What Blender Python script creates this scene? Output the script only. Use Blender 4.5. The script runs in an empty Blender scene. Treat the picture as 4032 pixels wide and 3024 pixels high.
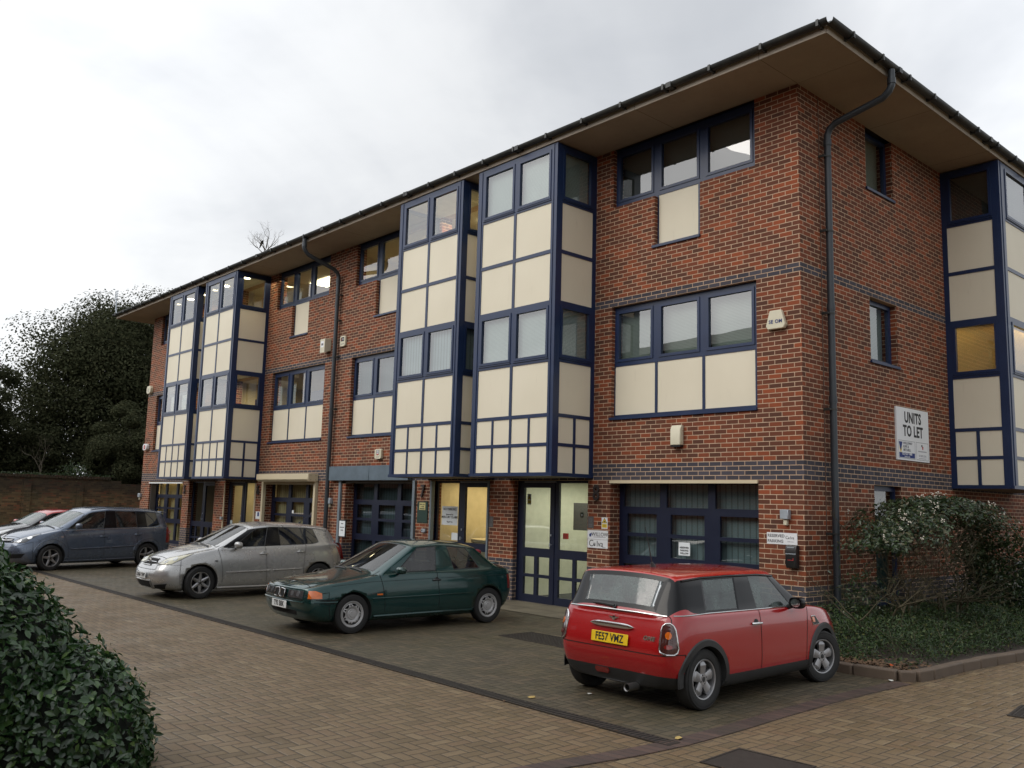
import bpy, bmesh, math, random
import numpy as np
from mathutils import Vector, Matrix, Euler
from mathutils.bvhtree import BVHTree
random.seed(7); RNG = np.random.default_rng(7)
SC = bpy.context.scene
COL = SC.collection
PI = math.pi; R_ = math.radians
G = -0.2                       # ground level

# ---------------------------------------------------------------- scene tree helpers
def tag(o, label=None, cat=None, group=None, kind=None):
    if label: o['label'] = label
    if cat: o['category'] = cat
    if group: o['group'] = group
    if kind: o['kind'] = kind
    return o

def thing(name, label, cat, loc=(0, 0, 0), rz=0, group=None, scale=1):
    o = bpy.data.objects.new(name, None); COL.objects.link(o)
    o.location = loc; o.rotation_euler = (0, 0, rz); o.scale = (scale,)*3
    o.empty_display_size = .2
    return tag(o, label, cat, group)

class MB:
    """collects faces of one mesh object"""
    def __init__(s): s.v = []; s.f = []; s.m = []; s.s = []
    def add(s, vs, fs, m=0, smooth=False):
        b = len(s.v); s.v += [tuple(map(float, q)) for q in vs]
        for f in fs: s.f.append(tuple(b+i for i in f)); s.m.append(m); s.s.append(smooth)
        return s
    def box(s, x0, x1, y0, y1, z0, z1, m=0):
        if x0 > x1: x0, x1 = x1, x0
        if y0 > y1: y0, y1 = y1, y0
        if z0 > z1: z0, z1 = z1, z0
        return s.add([(x0,y0,z0),(x1,y0,z0),(x1,y1,z0),(x0,y1,z0),(x0,y0,z1),(x1,y0,z1),(x1,y1,z1),(x0,y1,z1)],
              [(0,3,2,1),(4,5,6,7),(0,1,5,4),(1,2,6,5),(2,3,7,6),(3,0,4,7)], m)
    def quad(s, a, b, c, d, m=0): return s.add([a,b,c,d], [(0,1,2,3)], m)
    def tube(s, pts, r, n=8, m=0, cap=True, closed=False):
        pts = [Vector(p) for p in pts]; rs = r if isinstance(r, (list, tuple)) else [r]*len(pts)
        rings = []; up = None
        for i, p in enumerate(pts):
            a = pts[i-1] if (i > 0 or closed) else p; b = pts[(i+1) % len(pts)] if (i < len(pts)-1 or closed) else p
            d = (b-a).normalized() if (b-a).length > 1e-9 else Vector((0,0,1))
            if up is None: up = Vector((0,0,1)) if abs(d.z) < .9 else Vector((1,0,0))
            sx = d.cross(up)
            if sx.length < 1e-4: sx = d.orthogonal()
            sx.normalize(); sy = sx.cross(d).normalized(); up = sy
            rings.append([p+sx*math.cos(2*PI*k/n)*rs[i]+sy*math.sin(2*PI*k/n)*rs[i] for k in range(n)])
        vs = [q for rg in rings for q in rg]; fs = []
        L = len(rings)
        for i in range(L if closed else L-1):
            j = (i+1) % L
            for k in range(n): fs.append((i*n+k, i*n+(k+1)%n, j*n+(k+1)%n, j*n+k))
        if cap and not closed: fs += [tuple(range(n))[::-1], tuple((L-1)*n+k for k in range(n))]
        return s.add(vs, fs, m, True)
    def lathe(s, prof, c=(0,0,0), axis='z', n=24, m=0, smooth=True, a0=0, a1=2*PI):
        """prof: list of (radius, height along axis)"""
        full = abs(a1-a0-2*PI) < 1e-6; N = n if full else n+1
        vs = []
        for (r, h) in prof:
            for k in range(N):
                a = a0+(a1-a0)*k/n; p = (r*math.cos(a), r*math.sin(a), h)
                if axis == 'y': p = (p[0], p[2], p[1])
                if axis == 'x': p = (p[2], p[0], p[1])
                vs.append((c[0]+p[0], c[1]+p[1], c[2]+p[2]))
        fs = []
        for i in range(len(prof)-1):
            for k in range(n):
                k2 = (k+1) % N
                fs.append((i*N+k, i*N+k2, (i+1)*N+k2, (i+1)*N+k))
        return s.add(vs, fs, m, smooth)
    def prism(s, poly, h0, h1, axis='y', m=0):
        """poly: 2D outline extruded along axis"""
        def P(u, v, h):
            return {'y': (u, h, v), 'x': (h, u, v), 'z': (u, v, h)}[axis]
        n = len(poly); vs = [P(u, v, h0) for u, v in poly]+[P(u, v, h1) for u, v in poly]
        fs = [tuple(range(n)), tuple(range(2*n-1, n-1, -1))]+[(i, (i+1)%n, n+(i+1)%n, n+i) for i in range(n)]
        return s.add(vs, fs, m)
    def build_each(s, name, mats, parent=None):
        """one object per added box"""
        out = []
        for i in range(0, len(s.f), 6):
            q = MB(); ids = sorted({k for f in s.f[i:i+6] for k in f}); mp = {k: j for j, k in enumerate(ids)}
            q.add([s.v[k] for k in ids], [tuple(mp[k] for k in f) for f in s.f[i:i+6]]); out.append(q.build(name, mats, parent))
        return out
    def build(s, name, mats, parent=None, bevel=0, sharp=35, seg=1):
        me = bpy.data.meshes.new(name); me.from_pydata(s.v, [], s.f)
        for mt in (mats if isinstance(mats, (list, tuple)) else [mats]): me.materials.append(mt)
        me.polygons.foreach_set('material_index', s.m); me.polygons.foreach_set('use_smooth', s.s)
        bm = bmesh.new(); bm.from_mesh(me); bmesh.ops.recalc_face_normals(bm, faces=bm.faces); bm.to_mesh(me); bm.free()
        me.set_sharp_from_angle(angle=R_(sharp)); me.update()
        o = bpy.data.objects.new(name, me); COL.objects.link(o)
        if parent: o.parent = parent
        if bevel:
            b = o.modifiers.new('bevel', 'BEVEL'); b.width = bevel; b.segments = seg; b.limit_method = 'ANGLE'; b.harden_normals = False
        return o

def copy_tree(o, parent=None, loc=None, rz=None):
    c = o.copy(); COL.objects.link(c)
    if parent: c.parent = parent
    if loc is not None: c.location = loc
    if rz is not None: c.rotation_euler = (0, 0, rz)
    for ch in list(o.children): copy_tree(ch, c)
    return c

# ---------------------------------------------------------------- text
def text_mesh(txt, size, bold=0.0, extrude=.001, align='CENTER', xs=1.0, shear=0):
    cu = bpy.data.curves.new('txt', 'FONT'); cu.body = txt; cu.size = size; cu.align_x = align; cu.align_y = 'CENTER'
    cu.offset = bold; cu.extrude = extrude; cu.space_line = .95; cu.space_character = 1.0+bold*2.2/size; cu.resolution_u = 3; cu.shear = shear
    o = bpy.data.objects.new('txt', cu); COL.objects.link(o)
    bpy.context.view_layer.update()
    me = bpy.data.meshes.new_from_object(o.evaluated_get(bpy.context.evaluated_depsgraph_get()))
    bpy.data.objects.remove(o); bpy.data.curves.remove(cu)
    if xs != 1.0:
        for v in me.vertices: v.co.x *= xs
    return me
def put_text(txt, size, loc, rot, mat, parent, name='lettering', **k):
    """rot: 'front' faces -y, 'side' faces +x, or a Matrix3/Euler tuple; loc relative to parent"""
    me = text_mesh(txt, size, **k); me.materials.clear(); me.materials.append(mat)
    o = bpy.data.objects.new(name, me); COL.objects.link(o); o.parent = parent; o.location = loc
    if rot == 'front': o.rotation_euler = (PI/2, 0, 0)
    elif rot == 'side': o.rotation_euler = (PI/2, 0, PI/2)
    else: o.rotation_euler = rot
    return o

# ---------------------------------------------------------------- node expression helper
class X:
    def __init__(s, nt, sk): s.nt = nt; s.k = sk
    def _m(s, op, *a, clamp=False):
        n = s.nt.nodes.new('ShaderNodeMath'); n.operation = op; n.use_clamp = clamp
        for i, q in enumerate((s,)+a):
            if isinstance(q, X): s.nt.links.new(q.k, n.inputs[i])
            else: n.inputs[i].default_value = float(q)
        return X(s.nt, n.outputs[0])
    def __add__(s, o): return s._m('ADD', o)
    def __radd__(s, o): return s._m('ADD', o)
    def __sub__(s, o): return s._m('SUBTRACT', o)
    def __rsub__(s, o): return X.const(s.nt, o)._m('SUBTRACT', s)
    def __mul__(s, o): return s._m('MULTIPLY', o)
    def __rmul__(s, o): return s._m('MULTIPLY', o)
    def __truediv__(s, o): return s._m('DIVIDE', o)
    def __gt__(s, o): return s._m('GREATER_THAN', o)
    def __lt__(s, o): return s._m('LESS_THAN', o)
    def floor(s): return s._m('FLOOR')
    def fract(s): return s._m('FRACT')
    def mod(s, o): return s._m('FLOORED_MODULO', o)
    def abs(s): return s._m('ABSOLUTE')
    def min(s, o): return s._m('MINIMUM', o)
    def max(s, o): return s._m('MAXIMUM', o)
    def clamp(s): return s._m('ADD', 0, clamp=True)
    def pow(s, o): return s._m('POWER', o)
    def sstep(s, a, b):
        n = s.nt.nodes.new('ShaderNodeMapRange'); n.interpolation_type = 'SMOOTHSTEP'
        s.nt.links.new(s.k, n.inputs[0]); n.inputs[1].default_value = a; n.inputs[2].default_value = b
        return X(s.nt, n.outputs[0])
    @staticmethod
    def const(nt, v):
        n = nt.nodes.new('ShaderNodeValue'); n.outputs[0].default_value = v; return X(nt, n.outputs[0])

class NT:
    """a material under construction"""
    def __init__(s, name):
        s.mat = bpy.data.materials.new(name); s.mat.use_nodes = True; s.nt = s.mat.node_tree
        s.nt.nodes.clear(); s.out = s.nt.nodes.new('ShaderNodeOutputMaterial')
    def n(s, t, **k):
        x = s.nt.nodes.new(t)
        for a, b in k.items(): setattr(x, a, b)
        return x
    def link(s, a, b): s.nt.links.new(a.k if isinstance(a, X) else a, b)
    def xyz(s, sock):
        q = s.n('ShaderNodeSeparateXYZ'); s.link(sock, q.inputs[0]); return [X(s.nt, o) for o in q.outputs]
    def vec(s, x, y, z=0):
        q = s.n('ShaderNodeCombineXYZ')
        for i, a in enumerate((x, y, z)):
            if isinstance(a, X): s.link(a, q.inputs[i])
            else: q.inputs[i].default_value = a
        return q.outputs[0]
    def geo(s): return s.n('ShaderNodeNewGeometry').outputs
    def objc(s): return s.n('ShaderNodeTexCoord').outputs['Object']
    def noise(s, vec, scale, detail=2, rough=.5, dist=0):
        q = s.n('ShaderNodeTexNoise'); q.inputs['Scale'].default_value = scale; q.inputs['Detail'].default_value = detail
        q.inputs['Roughness'].default_value = rough; q.inputs['Distortion'].default_value = dist
        if vec is not None: s.link(vec, q.inputs['Vector'])
        return X(s.nt, q.outputs['Fac'])
    def white(s, vec):
        q = s.n('ShaderNodeTexWhiteNoise', noise_dimensions='3D'); s.link(vec, q.inputs['Vector']); return X(s.nt, q.outputs['Value'])
    def ramp(s, fac, stops, interp='LINEAR'):
        q = s.n('ShaderNodeValToRGB'); q.color_ramp.interpolation = interp
        e = q.color_ramp.elements
        while len(e) < len(stops): e.new(.5)
        for i, (p, c) in enumerate(stops): e[i].position = p; e[i].color = (*c, 1)
        s.link(fac, q.inputs[0]); return q.outputs[0]
    def mix(s, fac, a, b, blend='MIX'):
        q = s.n('ShaderNodeMix', data_type='RGBA', blend_type=blend)
        for sk, v in ((q.inputs[0], fac), (q.inputs[6], a), (q.inputs[7], b)):
            if isinstance(v, X): s.link(v, sk)
            elif isinstance(v, (int, float)): sk.default_value = v
            elif isinstance(v, tuple): sk.default_value = (*v, 1)
            else: s.link(v, sk)
        return q.outputs[2]
    def bump(s, h, strength=.5, dist=.01):
        q = s.n('ShaderNodeBump'); q.inputs['Strength'].default_value = strength; q.inputs['Distance'].default_value = dist
        s.link(h, q.inputs['Height']); return q.outputs[0]
    def pbr(s, color, rough=.5, metal=0, normal=None, spec=.5, coat=0, coat_rough=.05, emit=None, es=0, sub=0, alpha=None):
        p = s.n('ShaderNodeBsdfPrincipled')
        def st(nm, v):
            if isinstance(v, X) or hasattr(v, 'is_linked'): s.link(v, p.inputs[nm])
            elif isinstance(v, tuple): p.inputs[nm].default_value = (*v, 1)
            else: p.inputs[nm].default_value = v
        st('Base Color', color); st('Roughness', rough); st('Metallic', metal); st('Specular IOR Level', spec)
        st('Coat Weight', coat); st('Coat Roughness', coat_rough)
        if normal is not None: s.link(normal, p.inputs['Normal'])
        if emit is not None: st('Emission Color', emit); st('Emission Strength', es)
        s.link(p.outputs[0], s.out.inputs[0]); return s.mat

def simple(name, col, rough=.5, metal=0, spec=.5, coat=0, nscale=0, namt=.15, bump=0):
    """principled with slight procedural variation in tone and roughness"""
    t = NT(name); c = t.objc()
    n = t.noise(c, nscale or 6, 3)
    k = (n-.5)*(2*namt)+1
    mx = t.n('ShaderNodeVectorMath', operation='SCALE'); mx.inputs[0].default_value = col; t.link(k, mx.inputs['Scale'])
    nb = t.bump(t.noise(c, (nscale or 6)*8, 2), bump, .004) if bump else None
    return t.pbr(mx.outputs[0], (n*.1+(rough-.05)), metal, nb, spec, coat)

def emis(name, col, strength):
    t = NT(name); e = t.n('ShaderNodeEmission'); e.inputs[0].default_value = (*col, 1); e.inputs[1].default_value = strength
    t.link(e.outputs[0], t.out.inputs[0]); return t.mat

def glassmat(name, tint=(.8,.85,.83), refl=1.0, f0=.08, rough=0.0, ior=1.5, dirt=.0, dirtcol=(.4,.42,.42)):
    """thin pane: tinted transmission plus mirror reflection by Fresnel"""
    t = NT(name)
    tr = t.n('ShaderNodeBsdfTransparent'); tr.inputs[0].default_value = (*tint, 1)
    gl = t.n('ShaderNodeBsdfGlossy'); gl.inputs[0].default_value = (1,1,1,1); gl.inputs['Roughness'].default_value = rough
    g = t.geo(); nz = t.noise(g['Position'], 1.3, 1)
    b = t.bump(nz, .06, .02); t.link(b, gl.inputs['Normal'])
    dt = t.n('ShaderNodeVectorMath', operation='DOT_PRODUCT'); t.link(g['Incoming'], dt.inputs[0]); t.link(g['Normal'], dt.inputs[1])
    cs = X(t.nt, dt.outputs['Value']).abs()      # two-sided Schlick reflectance
    f = (((1-cs).pow(5)*(1-f0)+f0)*refl).min(1)
    m = t.n('ShaderNodeMixShader'); t.link(f, m.inputs[0]); t.link(tr.outputs[0], m.inputs[1]); t.link(gl.outputs[0], m.inputs[2])
    last = m.outputs[0]
    if dirt:
        df = t.n('ShaderNodeBsdfDiffuse'); df.inputs[0].default_value = (*dirtcol, 1)
        m2 = t.n('ShaderNodeMixShader'); t.link(t.noise(t.objc(), 4, 4, .6).sstep(.25, .75)*dirt, m2.inputs[0]) ; t.link(last, m2.inputs[1]); t.link(df.outputs[0], m2.inputs[2]); last = m2.outputs[0]
    t.link(last, t.out.inputs[0]); return t.mat

# ---------------------------------------------------------------- brick & paving materials
def brick_material(name, main=True):
    t = NT(name); g = t.geo(); px, py, pz = t.xyz(g['Position']); nx, ny, nz = t.xyz(g['True Normal'])
    side = nx.abs() > .7
    u = px+(py-px)*side
    row = ((pz-2.2)/.075).floor(); fv = ((pz-2.2)/.075).fract()
    us = (u+.02)/.225+row.mod(2)*.5; cidx = us.floor(); fu = us.fract()
    du = fu.min(1-fu)*.225; dv = fv.min(1-fv)*.075
    wob = t.noise(g['Position'], 60, 2)*.003
    d = du.min(dv)+wob-.0015
    brick = d.sstep(.0045, .0072)
    idn = t.white(t.vec(cidx, row, side*7)); idn2 = t.white(t.vec(cidx+31.7, row*1.7, 3))
    if main:
        col = t.ramp(idn, [(0, (.088,.037,.023)), (.36, (.125,.043,.024)), (.60, (.165,.049,.024)), (.85, (.215,.056,.024)), (1, (.27,.068,.027))])
        spk = t.noise(g['Position'], 22, 4, .7)
        col = t.mix(spk.sstep(.52, .72)*(idn2 > .55)*.65, col, (.075,.043,.034))
        band = (row > -.5)*(row < 3.5)+(row > 42.5)*(row < 44.5)+(row < -21.5)
        bcol = t.ramp(idn2, [(0, (.042,.040,.050)), (1, (.072,.066,.080))])
        col = t.mix(band, col, bcol)
        mort = t.ramp(t.noise(g['Position'], 5, 3), [(.3, (.40,.28,.19)), (.7, (.54,.39,.27))])
        # algae near the ground on the corner, soot streaks
        al = (t.noise(g['Position'], 3.0, 4, .65)+(pz*-.22)+px.abs().min(py.abs()+px.abs())*-.35).sstep(.30, .62)
        al = al*(px > -1.2)*(pz < 1.3)
        col = t.mix(al*.75, col, (.075,.070,.022)); mort = t.mix(al*.75, mort, (.13,.12,.045))
    else:
        col = t.ramp(idn, [(0, (.07,.045,.026)), (.4, (.13,.085,.045)), (.7, (.20,.14,.07)), (1, (.20,.075,.040))])
        gr = t.noise(g['Position'], 1.2, 5, .65)
        col = t.mix(gr.sstep(.4, .65)*.7, col, (.075,.068,.035))
        dark = ((pz+t.noise(g['Position'], .8, 3)*1.2)-1.9).sstep(0, .7)
        col = t.mix(dark*.75, col, (.022,.020,.017)); mort = t.mix(dark*.7, (.12,.095,.06), (.03,.027,.022))
    stain = t.noise(g['Position'], .55, 4, .6)
    c = t.mix(brick, mort, col)
    run = t.noise(t.vec(px*5, py*5, pz*.35), 1.0, 4, .65).sstep(.56, .80); c = t.mix(run*.35, c, (.05,.036,.03))
    eff = t.noise(t.vec(px*1.2, py*1.2, pz*2.2+7), 1.0, 5, .7).sstep(.66, .80); c = t.mix(eff*.16, c, (.55,.48,.42))
    k = (stain-.5)*.5+1
    sc = t.n('ShaderNodeVectorMath', operation='SCALE'); t.link(c, sc.inputs[0]); t.link(k, sc.inputs['Scale'])
    h = brick*1.0+t.noise(g['Position'], 90, 3)*.25
    return t.pbr(sc.outputs[0], .82, normal=t.bump(h, .6, .006), spec=.25)

def paving_material(name, stops, joint, wet=.0, ang=0, moss=0, cell=.105):
    t = NT(name); g = t.geo(); px, py, pz = t.xyz(g['Position'])
    ca, sa = math.cos(ang), math.sin(ang)
    wx = t.noise(g['Position'], .9, 2)*.05; 
    u = (px*ca+py*sa+wx)/cell; v = (py*ca-px*sa+wx)/cell
    i = u.floor(); j = v.floor(); fx = u.fract(); fy = v.fract(); k = (i-j).mod(4)
    k0 = (k < .5); k1 = (k > .5)*(k < 1.5); k2 = (k > 1.5)*(k < 2.5); k3 = (k > 2.5)
    L, Rr, B, T = fx, 1-fx, fy, 1-fy
    big = 9.
    d = (L+k1*big).min(Rr+k0*big).min(B+k2*big).min(T+k3*big)
    ai = i-k1; aj = j-k2
    idn = t.white(t.vec(ai, aj, 1)); 
    d = d+(t.noise(g['Position'], 45, 2)-.5)*.05
    blk = d.sstep(.03, .075)
    edge = d.sstep(.03, .2)
    col = t.ramp(idn, stops)
    agg = t.noise(g['Position'], 260, 2, .7)
    col = t.mix(agg.sstep(.52, .72)*.42, col, (.36,.29,.19))
    big1 = t.noise(g['Position'], .45, 5, .6); big2 = t.noise(g['Position'], 1.7, 4, .6)
    if moss:
        col = t.mix(big1.sstep(.3, .75)*moss, col, (.050,.045,.024)); joint = t.mix(big2.sstep(.35,.6)*moss, joint, (.025,.028,.012))
    c = t.mix(blk, joint, col)
    sc = t.n('ShaderNodeVectorMath', operation='SCALE'); t.link(c, sc.inputs[0]); t.link((big1-.5)*.75+(big2-.5)*.45+1, sc.inputs['Scale'])
    rough = (big2.sstep(.35, .7)*-.28+.66)+(1-blk)*.1
    tilt = (idn-.5)*.7
    h = edge*1.0+agg*.35+tilt*.0
    return t.pbr(sc.outputs[0], rough, normal=t.bump(h, .85, .006), spec=.42)
HEDGE = [(-.1,-10.27,-.08,.93,.72,.76),(-.33,-10.72,.30,.92,.72,.88),(-.5,-11.10,.62,.92,.72,.98),(-.3,-11.8,.4,1.0,.8,.95)]
LAMPK = 4.5
HEDGE_N = 34000
ARCH = (2.35, .42, 2.65, 1.62)     # centre y, z and half axes of the arching shrub
LOBE, SKYS, SUNE, EXPO = 1.0, 1.0, .8, 0.22
# ================================================================ MATERIALS
M = {}
M['brick'] = brick_material('red multi brickwork')
M['oldbrick'] = brick_material('old garden wall brick', False)
M['navy'] = simple('navy painted aluminium', (.010,.024,.072), .34, spec=.5, nscale=3, namt=.25)
M['navydoor'] = simple('navy painted door timber', (.003,.007,.026), .4, spec=.5, nscale=3, namt=.2)
def panel_mat():
    t = NT('cream spandrel panel'); g = t.geo(); px, py, pz = t.xyz(g['Position'])
    n1 = t.noise(g['Position'], .8, 3); n2 = t.noise(t.vec(px*6, py*6, pz*.8), 2, 4, .6)
    c = t.ramp(n1, [(.3, (.68,.62,.48)), (.7, (.73,.67,.525))])
    c = t.mix(n2.sstep(.6, .85)*.22, c, (.33,.27,.19))
    return t.pbr(c, .5, normal=t.bump(t.noise(g['Position'], 70, 2), .08, .004), spec=.35)
M['panel'] = panel_mat()
def soffit_mat():
    t = NT('brown grey soffit board'); g = t.geo(); px, py, pz = t.xyz(g['Position']); nx, ny, nz = t.xyz(g['True Normal'])
    jx = (px/2.44).fract(); jy = (py/2.44).fract(); front = py < 0
    j = (jx.min(1-jx)*front+jy.min(1-jy)*(1-front)).sstep(.0008, .003)
    n = t.noise(g['Position'], 1.1, 5, .65); n2 = t.noise(g['Position'], 5, 4, .7)
    c = t.ramp(n, [(.3, (.34,.295,.24)), (.7, (.42,.365,.295))]); c = t.mix(n2.sstep(.58,.8)*.35, c, (.20,.16,.12)); c = t.mix(j, (.10,.085,.07), c)
    return t.pbr(c, .8, normal=t.bump(n2, .15, .01), spec=.3)
M['soffit'] = soffit_mat()
M['baysoffit'] = simple('bay underside board', (.22,.18,.13), .8, nscale=2)
def gutter_mat():
    t = NT('weathered black gutter plastic'); g = t.geo(); n = t.noise(g['Position'], 4, 4, .65)
    return t.pbr(t.ramp(n, [(.35, (.014,.016,.017)), (.7, (.045,.045,.038))]), .45, spec=.4)
M['gutter'] = gutter_mat()
M['pipe'] = simple('dark grey downpipe plastic', (.030,.037,.044), .4, nscale=4, namt=.3)
M['tile'] = simple('dark concrete roof tile', (.06,.05,.045), .85, nscale=3, namt=.25)
M['white'] = simple('white plastic', (.70,.71,.70), .4)
M['cream'] = simple('cream powder coat', (.58,.50,.34), .42, nscale=2, namt=.08)
M['ivory'] = simple('ivory plastic housing', (.60,.56,.42), .45, nscale=9, namt=.1)
M['greybox'] = simple('galvanised grey cladding', (.115,.155,.19), .45, .3, nscale=5, namt=.3)
M['greyrail'] = simple('grey shutter guide rail', (.17,.21,.24), .5, .2)
M['silverlamp'] = simple('pale grey die cast lamp box', (.36,.40,.44), .4, .3)
M['black'] = simple('black plastic', (.012,.012,.013), .35)
M['blackmatt'] = simple('black matt paint', (.010,.010,.010), .8)
M['ink'] = simple('black sign ink', (.012,.012,.014), .6)
M['inkgrey'] = simple('grey sign ink', (.13,.13,.14), .6)
M['inklight'] = simple('pale grey sign ink', (.35,.35,.37), .6)
M['inkblue'] = simple('blue sign ink', (.010,.030,.16), .6)
M['inkred'] = simple('red sign ink', (.42,.03,.03), .6)
M['inkyellow'] = simple('yellow sign ink', (.75,.52,.02), .6)
M['signwhite'] = simple('white sign face', (.72,.73,.74), .35, nscale=8, namt=.04)
M['iron'] = simple('rusted iron numeral', (.035,.025,.022), .7, nscale=20, namt=.4)
M['plaque'] = simple('bronze grey plaque', (.115,.105,.10), .5, .4)
M['greenboard'] = simple('dark green board', (.008,.035,.025), .5)
M['yellowcard'] = simple('yellow card', (.55,.50,.22), .6)
M['paper'] = simple('white paper sheet', (.70,.74,.76), .7, nscale=8, namt=.05)
M['mastic'] = simple('movement joint mastic', (.10,.055,.04), .8)
M['glass'] = glassmat('window glass', (.74,.80,.78), 1.0, f0=.10)
M['coated'] = glassmat('solar coated window glass', (.70,.76,.74), 1.0, f0=.18)
M['glassdark'] = glassmat('dark tinted window glass', (.42,.48,.48), 1.0)
M['int_cream'] = simple('interior cream plaster', (.62,.56,.42), .85)
M['int_unlit'] = simple('interior plaster with painted shade', (.07,.07,.06), .9)  # darkened plaster copy: the shade of unlit rooms is put into its colour
M['int_floor'] = simple('interior carpet', (.05,.055,.06), .95)
M['int_white'] = simple('interior white plaster', (.66,.66,.58), .85)
M['bluescreen'] = simple('blue office partition', (.010,.020,.085), .9)
M['wood_int'] = simple('pale wood door panel', (.35,.24,.10), .6)
M['lamp_warm'] = emis('lit warm downlight', (1,.80,.48), 14)
M['lamp_white'] = emis('lit fluorescent louvre', (1,.88,.62), 9)
def blind_mat(name, col, period, vertical=False, trans=0.0):
    t = NT(name); g = t.geo(); px, py, pz = t.xyz(g['Position'])
    c = (px+py*1.0) if vertical else pz
    f = (c/period).fract(); e = f.min(1-f)
    k = e.sstep(.02, .16 if vertical else .3)*.55+.45
    k = k*((t.noise(g['Position'], 2.5, 3)-.5)*.3+1)
    sc = t.n('ShaderNodeVectorMath', operation='SCALE'); sc.inputs[0].default_value = col; t.link(k, sc.inputs['Scale'])
    if not trans: return t.pbr(sc.outputs[0], .6)
    a = t.n('ShaderNodeBsdfDiffuse'); t.link(sc.outputs[0], a.inputs[0]); b = t.n('ShaderNodeBsdfTranslucent'); t.link(sc.outputs[0], b.inputs[0])
    m = t.n('ShaderNodeMixShader'); m.inputs[0].default_value = trans; t.link(a.outputs[0], m.inputs[1]); t.link(b.outputs[0], m.inputs[2]); t.link(m.outputs[0], t.out.inputs[0])
    return t.mat
M['blind'] = blind_mat('closed venetian blind', (.34,.37,.33), .025)
M['blinddark'] = blind_mat('dark venetian blind', (.050,.047,.040), .025)
M['blindwarm'] = blind_mat('backlit venetian blind', (.60,.50,.30), .025, trans=.45)
M['vblind'] = blind_mat('vertical louvre blind', (.15,.20,.22), .115, True)
M['vblindcream'] = blind_mat('cream vertical blind', (.52,.44,.26), .115, True, .3)
M['tealblind'] = blind_mat('teal vertical blind', (.012,.050,.056), .1, True)
M['greyblind'] = blind_mat('pale grey vertical blind', (.30,.36,.38), .1, True)

# ================================================================ OFFICE BUILDING
BLD = thing('office_building', 'three storey red brick office building with navy framed bays, cream panels and deep overhanging eaves', 'building')
ZS, Z1, Z0 = 8.5, 5.425, 2.2
XL, YB, DB = -27.65, 0.0, 15.0

def openwall(mb, u0, u1, z0, z1, holes, P, t=.3, m=0):
    """wall grid with rectangular openings. P(u, d, z) -> xyz, d is depth into the building"""
    us = sorted({u0, u1}|{h[0] for h in holes}|{h[1] for h in holes}); us = [q for q in us if u0-1e-6 <= q <= u1+1e-6]
    zs = sorted({z0, z1}|{h[2] for h in holes}|{h[3] for h in holes}); zs = [q for q in zs if z0-1e-6 <= q <= z1+1e-6]
    def solid(i, j):
        if i < 0 or j < 0 or i >= len(us)-1 or j >= len(zs)-1: return None
        cu = (us[i]+us[i+1])/2; cz = (zs[j]+zs[j+1])/2
        return not any(h[0] < cu < h[1] and h[2] < cz < h[3] for h in holes)
    for i in range(len(us)-1):
        for j in range(len(zs)-1):
            a, b, c, d = us[i], us[i+1], zs[j], zs[j+1]
            if solid(i, j):
                mb.quad(P(a,0,c), P(b,0,c), P(b,0,d), P(a,0,d), m)
                mb.quad(P(a,t,c), P(a,t,d), P(b,t,d), P(b,t,c), m)
                for (ii, jj, e1, e2) in ((i-1,j,(a,c),(a,d)), (i+1,j,(b,c),(b,d)), (i,j-1,(a,c),(b,c)), (i,j+1,(a,d),(b,d))):
                    if not solid(ii, jj):
                        mb.quad(P(e1[0],0,e1[1]), P(e2[0],0,e2[1]), P(e2[0],t,e2[1]), P(e1[0],t,e1[1]), m)
FR = lambda u, d, z: (u, d, z)            # front wall: u = x, depth +y
SD = lambda u, d, z: (-d, u, z)           # side wall: u = y, depth -x

class Unit:
    def __init__(s, c, sg, bay, win, num): s.c, s.sg, s.bay, s.win, s.num = c, sg, bay, win, num
    def x(s, o): return s.c+s.sg*o
    def rng(s, a, b): return tuple(sorted((s.x(a), s.x(b))))
U8 = Unit(-6.865, 1, (.255, 2.555), (2.985, 6.075), 8)
U7 = Unit(-6.865, -1, (.255, 2.555), (2.985, 6.11), 7)
U6 = Unit(-20.56, 1, (.32, 2.63), (3.13, 6.20), 6)
U5 = Unit(-20.56, -1, (.30, 2.64), (3.13, 6.22), 5)
UNITS = [U8, U7, U6, U5]
def cols(u):                               # three window columns, from the bay outwards
    a, b = u.rng(*u.win); w = b-a
    q = [0, .319, .648, 1]
    return [(a+w*q[i], a+w*q[i+1]) for i in range(3)]

holes = []
for u in UNITS:
    a, b = u.rng(*u.win); c = cols(u)
    holes.append((a, b, 3.31, Z1)); holes.append((a, b, 7.35, ZS)); holes.append((c[1][0]+.01, c[1][1]-.01, 6.38, 7.36))
    x0, x1 = u.rng(u.bay[0]+.15, u.bay[1]-.15); holes += [(x0, x1, 3.1, 5.42), (x0, x1, 6.2, 8.42)]
    d0 = u.rng(.385 if u in (U8, U7) else .42, 2.435 if u in (U8, U7) else 2.49); holes.append((d0[0], d0[1], -.3, Z0))
    g0 = u.rng(2.99 if u in (U8, U7) else 3.05, u.win[1]); holes.append((g0[0], g0[1], 0, Z0))
    u.door = d0; u.gw = g0
w = MB(); openwall(w, XL, 0, -.4, ZS, holes, FR)
side_holes = [(2.24, 3.26, 4.28, Z1), (2.24, 3.26, 7.345, ZS), (2.22, 3.22, .25, Z0), (5.5, 7.9, 3.1, 5.42), (5.5, 7.9, 6.2, 8.42)]
openwall(w, .3, DB, -.4, ZS, side_holes, SD)
w.box(XL+.002, XL+.3, .3, DB, -.4, ZS); w.box(XL+.3, -.3, DB-.3, DB, -.4, ZS)
wall = w.build('brick_wall', M['brick'], BLD)
MB().box(-.001, .006, .615, .635, -.2, ZS-.01).build('movement_joint', M['mastic'], BLD)

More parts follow.
